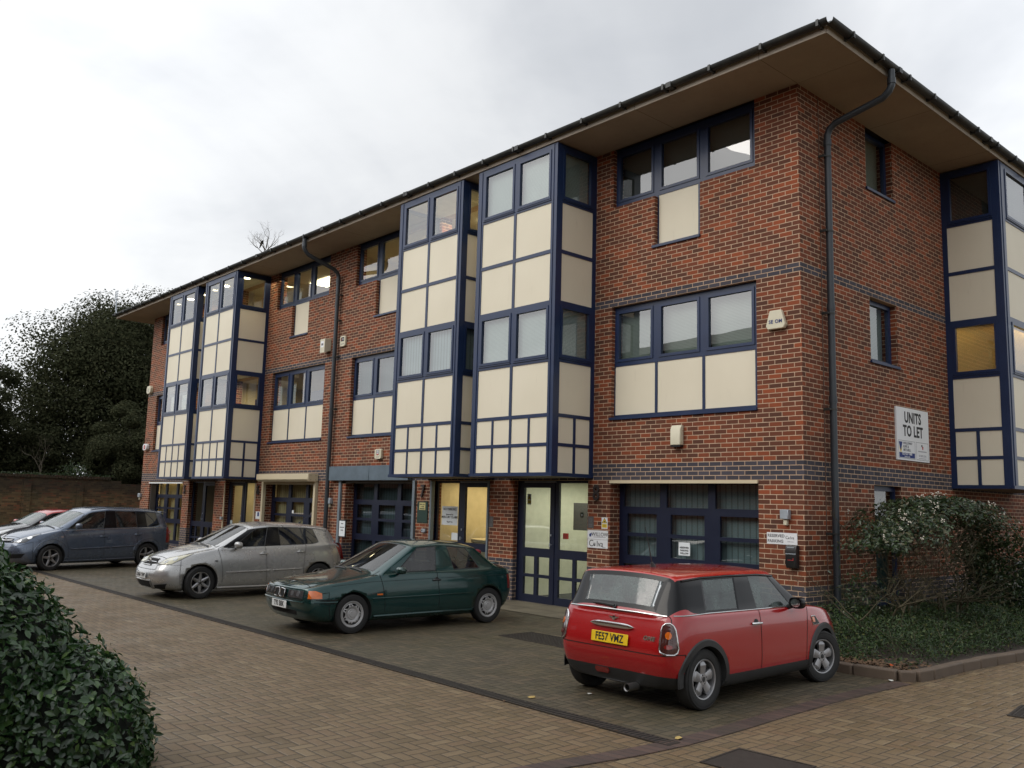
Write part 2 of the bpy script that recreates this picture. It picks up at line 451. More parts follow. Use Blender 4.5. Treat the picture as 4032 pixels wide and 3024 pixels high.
# ---- roof, soffit, gutters
OV = 1.085
e0, e1, f0, f1 = XL-1.05, OV, -OV, DB+1
rf = MB()
zr = 8.66; rise = 2.4; my = (f0+f1)/2; hx = (f1-f0)/2
A, B, C_, D = (e0,f0,zr), (e1,f0,zr), (e1,f1,zr), (e0,f1,zr)
r1, r2 = (e0+hx, my, zr+rise), (e1-hx, my, zr+rise)
rf.add([A, B, C_, D, r1, r2], [(0,1,5,4), (1,2,5), (2,3,4,5), (3,0,4)])
rf.add([(A[0],A[1],zr-.01),(B[0],B[1],zr-.01),(C_[0],C_[1],zr-.01),(D[0],D[1],zr-.01)], [(0,3,2,1)])
rf.build('roof', M['tile'], BLD)
sf = MB()
for (x0, x1, y0, y1) in ((e0, e1, f0, .02), (-.02, e1, .02, f1), (e0, XL+.02, .02, f1), (e0, e1, DB-.02, f1)):
    sf.box(x0+.002, x1-.002, y0+.002, y1-.002, ZS+.002, ZS+.02)
sf.box(e0, e1, f0-.018, f0+.001, ZS-.012, ZS+.145); sf.box(e1-.001, e1+.018, f0, f1, ZS-.0125, ZS+.1455); sf.box(e0-.018, e0+.001, f0, f1, ZS-.0122, ZS+.1452)
sf.build('soffit', M['soffit'], BLD)
gt = MB()
def halfround(p0, p1, nrm, r=.072):
    p0, p1, nrm = Vector(p0), Vector(p1), Vector(nrm); n = 9; L = (p1-p0)
    vs = []; 
    for p in (p0, p1):
        for rr in (r, r-.006):
            for k in range(n): a = PI*k/(n-1); vs.append(p-nrm*math.cos(a)*rr-Vector((0,0,1))*math.sin(a)*rr)
    fs = []
    for k in range(n-1): fs += [(k, k+1, 2*n+k+1, 2*n+k), (n+k, 3*n+k, 3*n+k+1, n+k+1)]
    fs += [(0, 2*n, 3*n, n), (n-1, 2*n-1, 4*n-1, 3*n-1)]
    gt.add(vs, fs, 0, True)
gz = ZS+.135; go = .095
halfround((e0-go, f0-go, gz), (e1+go, f0-go, gz), (0,-1,0)); halfround((e1+go, f0-go, gz+.0005), (e1+go, f1, gz+.0005), (1,0,0)); halfround((e0-go, f0-go, gz+.0005), (e0-go, f1, gz+.0005), (-1,0,0))
x = e0+.3
while x < e1: gt.box(x-.02, x+.02, f0-go-.082, f0-.015, gz-.085, gz+.012); x += .92
x = e0+1.2
while x < e1: gt.box(x-.05, x+.05, f0-go-.079, f0-go+.079, gz-.081, gz+.006); x += 3.7
y = f0+.5
while y < 14: gt.box(e1+.015, e1+go+.082, y-.02, y+.02, gz-.085, gz+.012); y += .92
y = f0+2
while y < 14: gt.box(e1+go-.079, e1+go+.079, y-.05, y+.05, gz-.081, gz+.006); y += 3.7
gt.build('gutter', M['gutter'], BLD)

# ---- downpipes
def downpipe(outlet, knee, bottom, brk, joints):
    p = MB(); o, k, b = Vector(outlet), Vector(knee), Vector(bottom); r = .055
    d = (k-o).normalized()
    p.tube([o+Vector((0,0,.12)), o, o+Vector((0,0,-.13)), o+Vector((0,0,-.19))+d*.05, o+Vector((0,0,-.22))+d*.16, k-d*.16, k-d*.05+Vector((0,0,-.02)), k+Vector((0,0,-.1)), k+Vector((0,0,-.2)), b], r, 14)
    p.tube([o+Vector((0,0,-.02)), o+Vector((0,0,-.11))], .066, 14); p.tube([k+Vector((0,0,-.18)), k+Vector((0,0,-.28))], .066, 14)
    for z in joints: p.tube([(b.x,b.y,z), (b.x,b.y,z+.11)], .064, 14)
    for z in joints: p.tube([(b.x,b.y,z+.03), (b.x,b.y,z+.05)], .068, 14)
    op = p.build('downpipe', M['pipe'], BLD)
    q = MB()
    for z in brk:
        q = MB(); q.tube([(b.x,b.y,z-.014), (b.x,b.y,z+.014)], .063, 14)
        if b.y < 0: q.box(b.x+.04, b.x+.12, b.y-.008, b.y+.01, z-.012, z+.012); q.box(b.x+.1, b.x+.125, b.y, 0, z-.02, z+.02)
        else: q.box(b.x-.01, b.x+.008, b.y-.12, b.y-.04, z-.012, z+.012); q.box(0, b.x, b.y-.125, b.y-.1, z-.02, z+.02)
        q.build('pipe_bracket', M['gutter'], op)
downpipe((-13.72, f0-go, 8.44), (-13.72, -.1, 7.82), (-13.72, -.1, -.2), (7.2, 6.5, 5.5, 4.1, 2.0), (3.9, 6.9))
downpipe((e1+go, .73, 8.44), (.1, .73, 7.92), (.1, .73, -.2), (7.45, 6.2, 4.85, 3.32, 1.4), (3.42, 4.9))

# ---- window builder
def window(P, rects_glass, rects_panel, outer, name='window', d=.09, mat='navy', glass='glass', blinds=None, sill=None, lab=None, rims=True, ft=.06, pd=.012):
    """frame grid with holes for panes and panels; P maps (u, depth, z)"""
    PP = lambda u, dd, z: P(u, dd+d, z)
    f = MB()
    for (o, hs) in outer: openwall(f, o[0], o[1], o[2], o[3], hs, PP, ft)
    def pb(mb, a, b, z0, z1, d0, d1, m=0):
        p, q = PP(a, d0, z0), PP(b, d1, z1); mb.box(p[0], q[0], p[1], q[1], p[2], q[2], m)
    if rims:
        for (a, b, c, e) in rects_glass:   # casement rim standing proud of the frame
            t_ = .05
            for (q0, q1, q2, q3) in ((a-t_, b+t_, e, e+t_), (a-t_, b+t_, c-t_, c), (a-t_, a, c, e), (b, b+t_, c, e)): pb(f, q0, q1, q2, q3, -.014, -.0005)
    fo = f.build(name, M[mat], BLD)
    if lab: fo['label'] = lab
    g = MB()
    for (a, b, c, e) in rects_glass: g.quad(PP(a,.022,c), PP(b,.022,c), PP(b,.022,e), PP(a,.022,e))
    g.build('pane', M['coated' if (glass == 'glass' and rims) else glass], fo)
    if rects_panel:
        g = MB()
        for (a, b, c, e) in rects_panel: pb(g, a, b, c, e, pd, ft-.002)
        g.build_each('spandrel_panel', M['panel'], fo)
    if blinds:
        g = MB()
        for (a, b, c, e, mt) in blinds: pb(g, a-.04, b+.04, c-.03, e+.05, .14, .143)
        g.build('blind', M[blinds[0][4]], fo)
    if sill:
        g = MB(); a, b, z = sill; q, r = P(a, -.035, z), P(b, d+.02, z+.045); g.box(q[0], r[0], q[1], r[1], q[2], r[2]); g.build('sill', M[mat], fo)
    return fo

blindfor = {8: ('blind', 'blindhalf'), 7: ('tealblind', None), 6: (None, None), 5: (None, None)}
for u in UNITS:
    c = cols(u); a, b = u.rng(*u.win)
    gl = [(p+.105, q-.13 if i < 2 else q-.14, 4.43, 5.29) for i, (p, q) in enumerate(c)]
    pn = [(p+(.015 if i == 0 else .02), q-(.035 if i < 2 else .09), 3.395, 4.30) for i, (p, q) in enumerate(c)]
    bl = [(g[0], g[1], g[2], g[3], 'blind' if u is U8 else 'tealblind') for g in gl] if u in (U8, U7) else None
    fo = window(FR, gl, pn, [((a, b, 3.31, Z1), gl+pn)], blinds=bl, sill=(a-.03, b+.0, 3.30))
    gl2 = [(p+.105, q-.13 if i < 2 else q-.14, 7.51, 8.345) for i, (p, q) in enumerate(c)]
    pn2 = [(c[1][0]+.035, c[1][1]-.11, 6.46, 7.375)]
    bl2 = [(g[0], g[1], (8.12 if i == 0 else 7.98) if False else 7.50, g[3], 'blinddark') for i, g in enumerate(gl2)] if u is U8 else None
    window(FR, gl2, pn2, [((a, b, 7.36, ZS), gl2+[(pn2[0][0], pn2[0][1], 7.36, 7.375)]), ((c[1][0]+.01, c[1][1]-.01, 6.38, 7.36), [(pn2[0][0], pn2[0][1], 6.46, 7.36)])],
           blinds=bl2, sill=(c[1][0]-.03, c[1][1]+.0, 6.37))
# side wall windows
for (z0, z1, bm_) in ((4.28, Z1, 'blind'), (7.345, ZS, 'blind'), (.25, Z0, 'tealblind')):
    g = [(2.24+.10, 3.26-.10, z0+.10, z1-.09)]
    window(SD, g, None, [((2.24, 3.26, z0, z1), g)], blinds=[(*g[0], bm_)], d=.12, sill=(2.21, 3.29, z0-.012))

# ---- projecting bays
def bay(P, u0, u1, dep, rsd, lab, blinds=(None, None), long=False):
    """P(u, d, z): wall mapping; the bay stands at depth -dep. rsd: which ends are seen"""
    B0 = 2.25; w = u1-u0
    s = w/2.30
    fr = MB()
    F = lambda u, d, z: P(u, d-dep, z)
    zrow = [(2.305,2.78), (2.84,3.31)]; big = [(3.375,4.32), (5.46,6.36), (6.43,7.33)]; win = [(4.46,5.32), (7.46,8.325)]
    q = [(.17,.62),(.67,1.13),(1.19,1.645),(1.695,2.15)]; qb = [(.17,1.11),(1.18,2.15)]; qw = [(.25,1.06),(1.275,2.085)]
    hs_p = [(u0+a*s, u0+b*s, c, d) for a, b in q for c, d in zrow]+[(u0+a*s, u0+b*s, c, d) for a, b in qb for c, d in big]
    hs_g = [(u0+a*s, u0+b*s, c, d) for a, b in qw for c, d in win]
    openwall(fr, u0+.0, u1-.0, B0, ZS-.03, hs_p+hs_g, F, .06)
    # ends
    ends = []
    for uu, sg in ((u0, 1), (u1, -1)):
        E = (lambda uu, sg: lambda v, d, z: P(uu+sg*d, -dep+v, z))(uu, sg)      # v: 0 (front) .. dep (wall)
        k = dep/1.085
        ep = [(a*k, b*k, c, d) for a, b in ((.155,.545),(.605,.98)) for c, d in zrow]+[(.155*k, .99*k, c, d) for c, d in big]
        eg = [(.205*k, .905*k, c, d) for c, d in win]
        openwall(fr, .0605, dep-.001, B0, ZS-.03, ep+eg, E, .06); ends.append((E, ep, eg))
    def pb(mb, Q, a, b, z0, z1, d0, d1):
        p, r = Q(a, d0, z0), Q(b, d1, z1); mb.box(p[0], r[0], p[1], r[1], p[2], r[2])
    # casement rims, corner trims, base rail
    for (Q, gs) in [(F, hs_g)]+[(E, eg) for E, ep, eg in ends]:
        for (a, b, c, e) in gs:
            for (q0, q1, q2, q3) in ((a-.05,b+.05,e,e+.05),(a-.05,b+.05,c-.05,c),(a-.05,a,c,e),(b,b+.05,c,e)): pb(fr, Q, q0, q1, q2, q3, -.014, -.0006)
            pb(fr, Q, a-.07, b+.07, c-.085, c-.07, -.02, -.0007)
    for uu in (u0+.085, u1-.125): pb(fr, F, uu, uu+.04, B0+.05, ZS-.04, -.012, -.0008)
    pb(fr, F, u0-.012, u1+.012, B0-.012, B0+.045, -.018, .0601)
    for E, ep, eg in ends: pb(fr, E, .062, dep-.002, B0-.0125, B0+.045, -.016, .0602)
    fo = fr.build('bay_window', M['navy'], BLD); fo['label'] = lab
    pm = MB()
    for (a, b, c, e) in hs_p: pb(pm, F, a, b, c, e, .014, .05)
    for E, ep, eg in ends:
        for (a, b, c, e) in ep: pb(pm, E, a, b, c, e, .014, .05)
    pm.build_each('cream_panel', M['panel'], fo)
    gm = MB()
    for (Q, gs) in [(F, hs_g)]+[(E, eg) for E, ep, eg in ends]:
        for (a, b, c, e) in gs: gm = MB(); gm.quad(Q(a,.02,c), Q(b,.02,c), Q(b,.02,e), Q(a,.02,e)); gm.build('pane', M['coated'], fo)
    us = MB(); p, r = P(u0+.001, -dep+.001, B0-.010), P(u1-.001, -.001, B0+.001); us.box(p[0], r[0], p[1], r[1], p[2], r[2]); us.build('bay_underside', M['baysoffit'], fo)
    im = MB()
    for z in (3.05, 5.44, 6.1, 8.4): p, r = P(u0+.062, -dep+.062, z), P(u1-.062, .02, z+.02); im.box(p[0], r[0], p[1], r[1], p[2], r[2])
    im.build('bay_lining', M['int_white'], fo)
    for k, bl in enumerate(blinds):
        if not bl: continue
        c, e = win[k]; bm_ = MB()
        for (a, b) in qw: pb(bm_, F, u0+a*s-.05, u0+b*s+.04, c-.03, e+.04, .10, .103)
        for E, ep, eg in ends: pb(bm_, E, eg[k][0]-.04, eg[k][1]+.03, c-.03, e+.04, .10, .103)
        bm_.build('blind', M[bl], fo)
    return fo
M['bayblind'] = blind_mat('pale venetian blind', (.50,.55,.52), .025)
bay(FR, *U8.rng(*U8.bay), OV, 1, 'tall navy framed bay nearest the building corner, with pale venetian blinds', ('bayblind', 'bayblind'))
bay(FR, *U7.rng(*U7.bay), OV, 1, 'tall navy framed bay beside the grey clad shutter box', ('greyblind', None))
bay(FR, *U6.rng(*U6.bay), OV, 1, 'tall navy framed bay with lit rooms beside the cream shutter box')
bay(FR, *U5.rng(*U5.bay), OV, 1, 'tall navy framed bay at the far end of the front')
bay(SD, 5.36, 8.56, OV, 1, 'tall navy framed bay on the side wall with an orange lit blind', ('blindwarm', 'blinddark'))

# ---- ground floor windows
for u in UNITS:
    a, b = u.gw; c0 = cols(u); d = .26
    cc = [(a if i == 0 else p, q if i < 2 else b) for i, (p, q) in enumerate(c0)]
    top = [(p+.10, q-.045, 1.735, 2.14) for p, q in cc]
    mid = [(p+.19, q-.12, z0, z1) for p, q in cc for z0, z1 in ((1.275,1.61), (.875,1.21))]
    low = [(p+.10, q-.045, z0, z1) for p, q in cc for z0, z1 in ((.12,.72),)]
    gl = top+mid+low
    bmat = {8: 'vblind', 7: 'vblind', 6: 'vblindcream', 5: 'vblindcream'}[u.num]
    window(FR, gl, None, [((a, b, 0, Z0), gl)], 'shopfront_window', d, 'navydoor', 'glass' if u in (U8, U5, U6) else 'glassdark', rims=False,
           blinds=[(a+.05, b-.05, .1, 2.1, bmat)] )
    if u is U8:                            # thin white shutter rail
        MB().box(a+.0, b+.0, -.03, -.001, 2.145, 2.197).build('shutter_rail', M['cream'], BLD)
    if u is U5: MB().box(a, b, -.03, -.001, 2.12, 2.17).build('shutter_rail', M['white'], BLD)
# big shutter housings
hb = MB(); hb.box(-13.62, -11.72, -.13, -.001, 2.205, 2.57); hb.box(-11.712, -10.05, -.13, -.001, 2.205, 2.57)
hb.build('shutter_box', M['greybox'], BLD, bevel=.006)['label'] = 'long grey clad shutter box over the dark ground floor window'
gr = MB(); gr.box(-13.24, -13.14, -.05, .10, -.1, 2.205); gr.box(-9.96, -9.87, -.05, .10, -.1, 2.205); gr.build('shutter_guide', M['greyrail'], BLD)
gr = MB(); gr.box(-13.14, -9.97, .0, .06, 2.14, 2.20); gr.build('shutter_lath', M['soffit'], BLD)
cbx = MB()
cbx.prism([(-.001, 2.39), (-.30, 2.39), (-.30, 2.235), (-.235, 2.175), (-.001, 2.175)], -17.45, -14.42, 'x'); cbx.box(-14.419, -14.395, -.30, -.002, 2.18, 2.392)
ob = cbx.build('shutter_box', M['cream'], BLD, bevel=.004); ob['label'] = 'cream roller shutter box with screwed end plate'
sc_ = MB()
for yy in (-.07, -.22):
    for zz in (2.225, 2.345): sc_.lathe([(.0,.003),(.009,.003),(.009,0)], (-14.395, yy, zz), 'x', 8)
sc_.build('screw', M['black'], ob)
gr = MB(); gr.box(-17.56, -17.46, -.06, .03, -.1, 2.175); gr.box(-14.52, -14.42, -.06, .03, -.1, 2.175); gr.box(-17.455, -14.525, .0, .05, 2.10, 2.174); gr.build('shutter_guide', M['cream'], BLD)
gr = MB(); gr.box(-26.9, -26.72, .05, .24, -.1, 2.12); gr.build('shutter_guide', M['plaque'], BLD)

# ---- entrance doors
for u in UNITS:
    a, b = u.door; d = .12; W = b-a
    m = u.sg
    def S(o): return (a+o*W) if m > 0 else (b-o*W)
    def Rr(o0, o1, z0, z1): p, q = sorted((S(o0), S(o1))); return (p, q, z0, z1)
    leaf = [Rr(.09, .46, .87, 2.06), Rr(.10, .252, .36, .70), Rr(.295, .46, .36, .70), Rr(.10, .252, -.04, .30), Rr(.295, .46, -.04, .30)]
    fix = [Rr(.575, .95, .87, 2.15), Rr(.575, .76, .36, .70), Rr(.80, .95, .36, .70), Rr(.575, .76, -.04, .30), Rr(.80, .95, -.04, .30)]
    lo, ro = Rr(0, .52, -.2, Z0), Rr(.52, 1, -.2, Z0)
    fo = window(FR, fix, None, [(ro, fix)], 'side_light', d, 'navydoor', 'glass', rims=False, ft=.05)
    lf = window(FR, leaf, None, [(lo, leaf)], 'entrance_door', d-.012, 'navydoor', 'glass', rims=False, ft=.06)
    h = MB(); xx = S(.49); h.tube([(xx, d-.04, 1.12), (xx, d-.04, 1.16)], .012, 8); h.tube([(xx, d-.07, .92), (xx, d-.07, .99)], .012, 8); h.tube([(xx, d-.07, .955), (xx, d-.01, .955)], .008, 8)
    h.build('door_handle', M['silverlamp'], lf)
    h = MB(); x0, x1 = sorted((S(.10), S(.54))); h.box(x0, x1, d-.03, d-.013, 2.165, 2.18); h.build('head_trim', M['silverlamp'], lf)
    if u is U6:
        h = MB(); h.box(a-.07, a-.02, -.03, -.001, -.1, 2.15); h.box(b-.0, b+.045, -.03, -.001, -.1, 2.15); h.build('shutter_guide', M['cream'], BLD)
        h = MB(); h.box(a-.11, a-.0, -.09, -.03, .99, 1.08); h.build('shutter_lock', M['silverlamp'], BLD)
    if u is U7:
        h = MB(); h.box(b-.05, b+.0, -.03, .06, -.1, Z0-.01); h.box(a, a+.06, -.03, .06, -.1, Z0-.01); h.build('shutter_guide', M['greyrail'], BLD)

# ---- rooms behind the glass
def room(x0, x1, y0, y1, z0, z1, mats, name='room_interior', openfront=True):
    r = MB()
    r.quad((x0,y0,z0),(x1,y0,z0),(x1,y1,z0),(x0,y1,z0), 1)
    r.quad((x0,y0,z1),(x0,y1,z1),(x1,y1,z1),(x1,y0,z1), 0)
    r.quad((x0,y1,z0),(x1,y1,z0),(x1,y1,z1),(x0,y1,z1), 0)
    r.quad((x0,y0,z0),(x0,y1,z0),(x0,y1,z1),(x0,y0,z1), 0); r.quad((x1,y0,z0),(x1,y0,z1),(x1,y1,z1),(x1,y1,z0), 0)
    o = MB(); o = r
    return o.build(name, [M[mats], M['int_floor']], BLD)
LIGHTS = []
def lamp(x, y, z, power, size=.5, col=(1,.78,.45), fixture='disc', parent=None):
    if fixture:
        m_ = MB()
        if fixture == 'disc': m_.lathe([(0,0),(.10,0),(.11,.02)], (x, y, z), 'z', 20); o = m_.build('ceiling_lamp', M['lamp_warm'], BLD)
        else: m_.box(x-.6, x+.6, y-.3, y+.3, z, z+.02); o = m_.build('ceiling_lamp', M['lamp_white'], BLD)
    if power:
        l = bpy.data.lights.new('room_light', 'AREA'); l.energy = power*LAMPK; l.size = size*3; l.color = col
        ob = bpy.data.objects.new('room_light', l); COL.objects.link(ob); ob.location = (x, y, z-.12); ob.parent = BLD; ob.visible_glossy = False; LIGHTS.append(ob)
WARM = (1, .76, .42)
for u in UNITS:
    x0, x1 = u.rng(.02, 6.86)
    if u is U8: x1 = -.31
    if u is U5: x0 = XL+.31
    # first floor, second floor
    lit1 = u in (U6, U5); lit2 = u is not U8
    room(x0, x1, .302, 5, 2.65, 5.44, 'int_cream' if lit1 else 'int_unlit')
    room(x0, x1, .302, 5, 5.75, 8.44, 'int_cream' if lit2 else 'int_unlit')
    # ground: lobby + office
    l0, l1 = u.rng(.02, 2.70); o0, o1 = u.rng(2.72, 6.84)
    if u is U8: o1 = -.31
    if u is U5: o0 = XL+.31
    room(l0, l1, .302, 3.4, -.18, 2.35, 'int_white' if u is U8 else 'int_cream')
    room(o0, o1, .302, 5, -.18, 2.35, 'int_cream' if u in (U5, U6) else 'int_unlit')
# lamps (all visibly lit in the photograph)
for xx in (-22.6, -21.6, -19.8, -18.3): lamp(xx, -.62, 8.38, 0)
lamp(-18.35, -.25, 8.38, 7, .5, WARM, None); lamp(-22.0, -.3, 8.38, 5, .5, WARM, None)
lamp(-16.9, 1.4, 8.40, 20, .9, WARM, 'tile'); lamp(-15.6, 2.2, 8.40, 14, .8, WARM, None); lamp(-23.9, 1.6, 8.40, 22, .8, WARM, None)
lamp(-8.3, 1.1, 8.40, 18, .8, WARM, 'tile'); lamp(-7.3, -.1, 8.38, 5, .4, WARM, None); lamp(-11.2, 1.9, 8.40, 26, .9, WARM, None)
lamp(-16.0, 1.9, 5.42, 22, .9, WARM, None); lamp(-19.0, .3, 5.42, 9, .5, WARM, None); lamp(-25.0, 1.8, 5.42, 20, .8, WARM, None); lamp(-22.3, .3, 5.42, 4, .5, WARM, None)
lamp(-5.3, 1.6, 2.33, 11, .7, (1,.95,.72), None); lamp(-8.3, 1.7, 2.33, 9, .7, WARM, None); lamp(-19.3, 1.7, 2.33, 6, .7, WARM, None)
lamp(-16, 2.2, 2.33, 10, .9, WARM, None); lamp(-25.2, 1.4, 2.33, 26, .9, WARM, None)
# side bay room
room(-5.2, -.302, 5.2, 9.0, 2.65, 5.44, 'int_cream', 'room_interior'); room(-5.2, -.302, 5.2, 9.0, 5.75, 8.44, 'int_unlit')
room(-2.6, -.302, 1.6, 4.0, 4.0, 5.44, 'int_unlit'); room(-2.6, -.302, 1.6, 4.0, 7.0, 8.44, 'int_unlit'); room(-2.6, -.302, 1.6, 4.0, 0, 2.3, 'int_unlit')
lamp(.35, 6.4, 5.42, 14, .6, (1,.66,.25), None)
mm = MB(); mm.box(-.2, .45, 5.62, 6.9, 5.40, 5.42); mm.build('ceiling_lamp', M['lamp_white'], BLD)
# things seen inside
def inside(name, lab, cat, fn):
    m_ = MB(); mt = fn(m_); return tag(m_.build(name, mt), lab, cat)
inside('office_partition', 'blue partition screen inside the lit first floor window right of the lit bay', 'partition', lambda m_: (m_.box(-17.2, -14.9, 1.2, 1.25, 2.7, 4.98), M['bluescreen'])[1])
inside('office_partition', 'low blue partition screen inside the lit bay, first floor', 'partition', lambda m_: (m_.box(-18.9, -17.98, .2, .24, 3.07, 4.75), M['bluescreen'])[1])
inside('wall_cabinet', 'grey wall cabinet inside the bright lobby behind door 8', 'cabinet', lambda m_: (m_.box(-6.05, -5.6, 1.3, 1.55, 1.22, 1.78), M['inkgrey'])[1])
inside('fire_alarm_point', 'small red fire call point inside the bright lobby', 'alarm', lambda m_: (m_.box(-6.35, -6.24, 1.3, 1.36, 1.02, 1.14), M['inkred'])[1])
inside('radiator', 'white panel radiator low inside the bright lobby', 'radiator', lambda m_: (m_.box(-6.3, -5.0, 2.9, 2.98, .05, .62), M['white'])[1])
inside('meter_box', 'brown meter box on the lobby wall behind the door between units 5 and 6', 'box', lambda m_: (m_.box(-18.75, -18.35, .62, .8, 1.3, 1.65), M['wood_int'])[1])
inside('reception_counter', 'cream curved reception counter inside the lobby behind door 7', 'counter', lambda m_: (m_.lathe([(.02,-.1),(.95,-.1),(.95,.72),(1.1,.84),(1.1,.90),(.02,.90)], (-8.4,1.9,0), 'z', 32), M['int_cream'])[1])
# ================================================================ THINGS FIXED TO THE WALLS
def plate(name, lab, cat, P, u0, u1, z0, z1, mat, t=.012, group=None, bevel=0, d0=0):
    """flat board on a wall; returns (thing, board)"""
    c = P((u0+u1)/2, 0, z0)
    th = thing(name, lab, cat, c, 0, group)
    m_ = MB(); w = (u1-u0)/2; h = z1-z0
    if P is FR: m_.box(-w, w, -t-d0, -d0-.0005, 0, h)
    else: m_.box(d0+.0005, d0+t, -w, w, 0, h)
    b = m_.build('board', mat, th, bevel=bevel)
    return th, t+d0
def wr(th, P, off, txt, size, u, z, mat, **k):
    """lettering on a board, u/z measured from the board's bottom centre"""
    loc = (u, -off-.0015, z) if P is FR else (off+.0015, u, z)
    return put_text(txt, size, loc, 'front' if P is FR else 'side', mat, th, **k)
def blk(th, P, off, u0, u1, z0, z1, mat, name='printed_block', e=.0012):
    m_ = MB()
    if P is FR: m_.box(u0, u1, -off-e, -off-.0002, z0, z1)
    else: m_.box(off+.0002, off+e, u0, u1, z0, z1)
    return m_.build(name, mat, th)
def poly(th, P, off, pts, mat, name='printed_mark', e=.0015):
    m_ = MB()
    if P is FR: m_.prism(pts, -off-e, -off-.0002, 'y')
    else: m_.prism(pts, off+.0002, off+e, 'x')
    return m_.build(name, mat, th)

# UNITS TO LET
th, o = plate('to_let_sign', 'large white board reading UNITS TO LET on the side wall', 'sign', SD, 3.05, 4.34, 2.67, 3.60, M['signwhite'], .03)
wr(th, SD, o, 'UNITS', .265, 0, .755, M['ink'], bold=.009, xs=.86); wr(th, SD, o, 'TO LET', .265, 0, .515, M['ink'], bold=.009, xs=.86)
for (a, b) in ((-.60, .06), (.11, .60)):
    m_ = MB()
    for (p, q, r, s) in ((a,b,.34,.346),(a,b,.03,.036),(a,a+.006,.036,.34),(b-.006,b,.036,.34)): m_.box(o+.0002, o+.001, p, q, r, s)
    m_.build('printed_border', M['inkgrey'], th)
poly(th, SD, o, [(-.58,.32),(-.44,.32),(-.51,.14)], M['inkblue']); poly(th, SD, o+.001, [(-.56,.21),(-.51,.12),(-.46,.21),(-.44,.25),(-.51,.16),(-.58,.25)][::-1], M['inkyellow'])
for i, s_ in enumerate(('HOLLOWAY', 'ILIFFE &', 'MITCHELL')): wr(th, SD, o, s_, .062, -.41, .30-.06*i, M['inkgrey'], align='LEFT', bold=.001)
blk(th, SD, o, -.57, .04, .045, .135, M['inkblue']); wr(th, SD, o+.0012, '023 9237 7800', .062, -.265, .112, M['signwhite'], bold=.001); wr(th, SD, o+.0012, 'hi-m.co.uk', .05, -.265, .065, M['signwhite'])
poly(th, SD, o, [(.31,.30),(.36,.31),(.37,.26),(.33,.27)], M['ink']); poly(th, SD, o, [(.35,.27),(.40,.28),(.39,.22),(.36,.22)], M['inkred'])
blk(th, SD, o, .18, .53, .175, .195, M['inklight']); wr(th, SD, o, '023 8022 2292', .05, .355, .105, M['inklight']); blk(th, SD, o, .2, .5, .055, .065, M['inklight'])

def swirl(th, off, u, z, r, mat):          # the round mark standing for the letter o
    for k in range(3):
        poly(th, FR, off+.0002*k, [(u+r*math.cos(a)*(1 if j == 0 else .9), z+r*math.sin(a)+(0)) for j, a in enumerate([R_(200+q*20)-k*.35 for q in range(9)])], mat)
    m_ = MB()
    for k in range(4): m_.box(u-r*.95+.15*r*k, u+r*.9, -off-.0014, -off-.0002, z+r*(.75-.45*k)-.12*r, z+r*(.75-.45*k)+.12*r)
    m_.build('printed_mark', mat, th)
th, o = plate('company_sign', 'white company nameboard with black Colva lettering beside door 8', 'sign', FR, -4.415, -3.92, .965, 1.118, M['signwhite'], .006)
wr(th, FR, o, 'C', .17, -.155, .078, M['ink'], bold=-.001); swirl(th, o, -.075, .065, .030, M['ink']); wr(th, FR, o, 'lva', .15, .06, .075, M['ink'])
blk(th, FR, o, .12, .20, .012, .020, M['inkgrey'])
th, o = plate('company_sign', 'white company nameboard with WILLOW lettering and blue mark beside door 8', 'sign', FR, -4.42, -3.915, 1.122, 1.285, M['signwhite'], .006)
wr(th, FR, o, 'WILLOW', .098, .055, .088, M['ink']); blk(th, FR, o, -.10, .20, .036, .046, M['inklight'])
poly(th, FR, o, [(-.205,.045),(-.155,.045),(-.155,.085),(-.135,.085),(-.155,.11),(-.185,.10),(-.215,.085),(-.205,.08)], M['inkblue'])
for (x_, z_) in ((-.235,.015),(.235,.015),(-.235,.15),(.235,.15)): blk(th, FR, o, x_-.006, x_+.006, z_-.006, z_+.006, M['inkgrey'], 'screw')
def cctv(th, P, o, w, h):
    k = w/2
    poly(th, P, o, [(-k*.9,h*.50),(k*.9,h*.50),(0,h*.96)], M['ink']); poly(th, P, o+.001, [(-k*.7,h*.535),(k*.7,h*.535),(0,h*.88)], M['inkyellow'])
    poly(th, P, o+.002, [(-k*.3,h*.60),(k*.25,h*.56),(k*.35,h*.65),(-k*.1,h*.72)], M['ink'])
    blk(th, P, o, -k*.85, k*.85, h*.10, h*.42, M['inkyellow'])
    for i in range(4): blk(th, P, o+.001, -k*.5, k*.5, h*(.16+.065*i), h*(.18+.065*i), M['ink'])
th, o = plate('cctv_sign', 'small white and yellow CCTV warning sign on the brick pier beside door 8', 'sign', FR, -4.075, -3.93, 1.32, 1.525, M['signwhite'], .004); cctv(th, FR, o, .145, .205)
th, o = plate('cctv_sign', 'yellow CCTV warning sticker inside the glass of door 8', 'sign', FR, -6.245, -6.13, 1.72, 1.935, M['signwhite'], .002, d0=-.155); cctv(th, FR, o, .115, .215)
th, o = plate('exit_sign', 'little green running arrow exit sign in the bright lobby', 'sign', FR, -4.80, -4.72, 1.50, 1.60, M['greenboard'], .004, d0=-.20)
poly(th, FR, o, [(-.025,.05),(0,.078),(0,.058),(.025,.058),(.025,.042),(0,.042),(0,.022)], M['signwhite'])
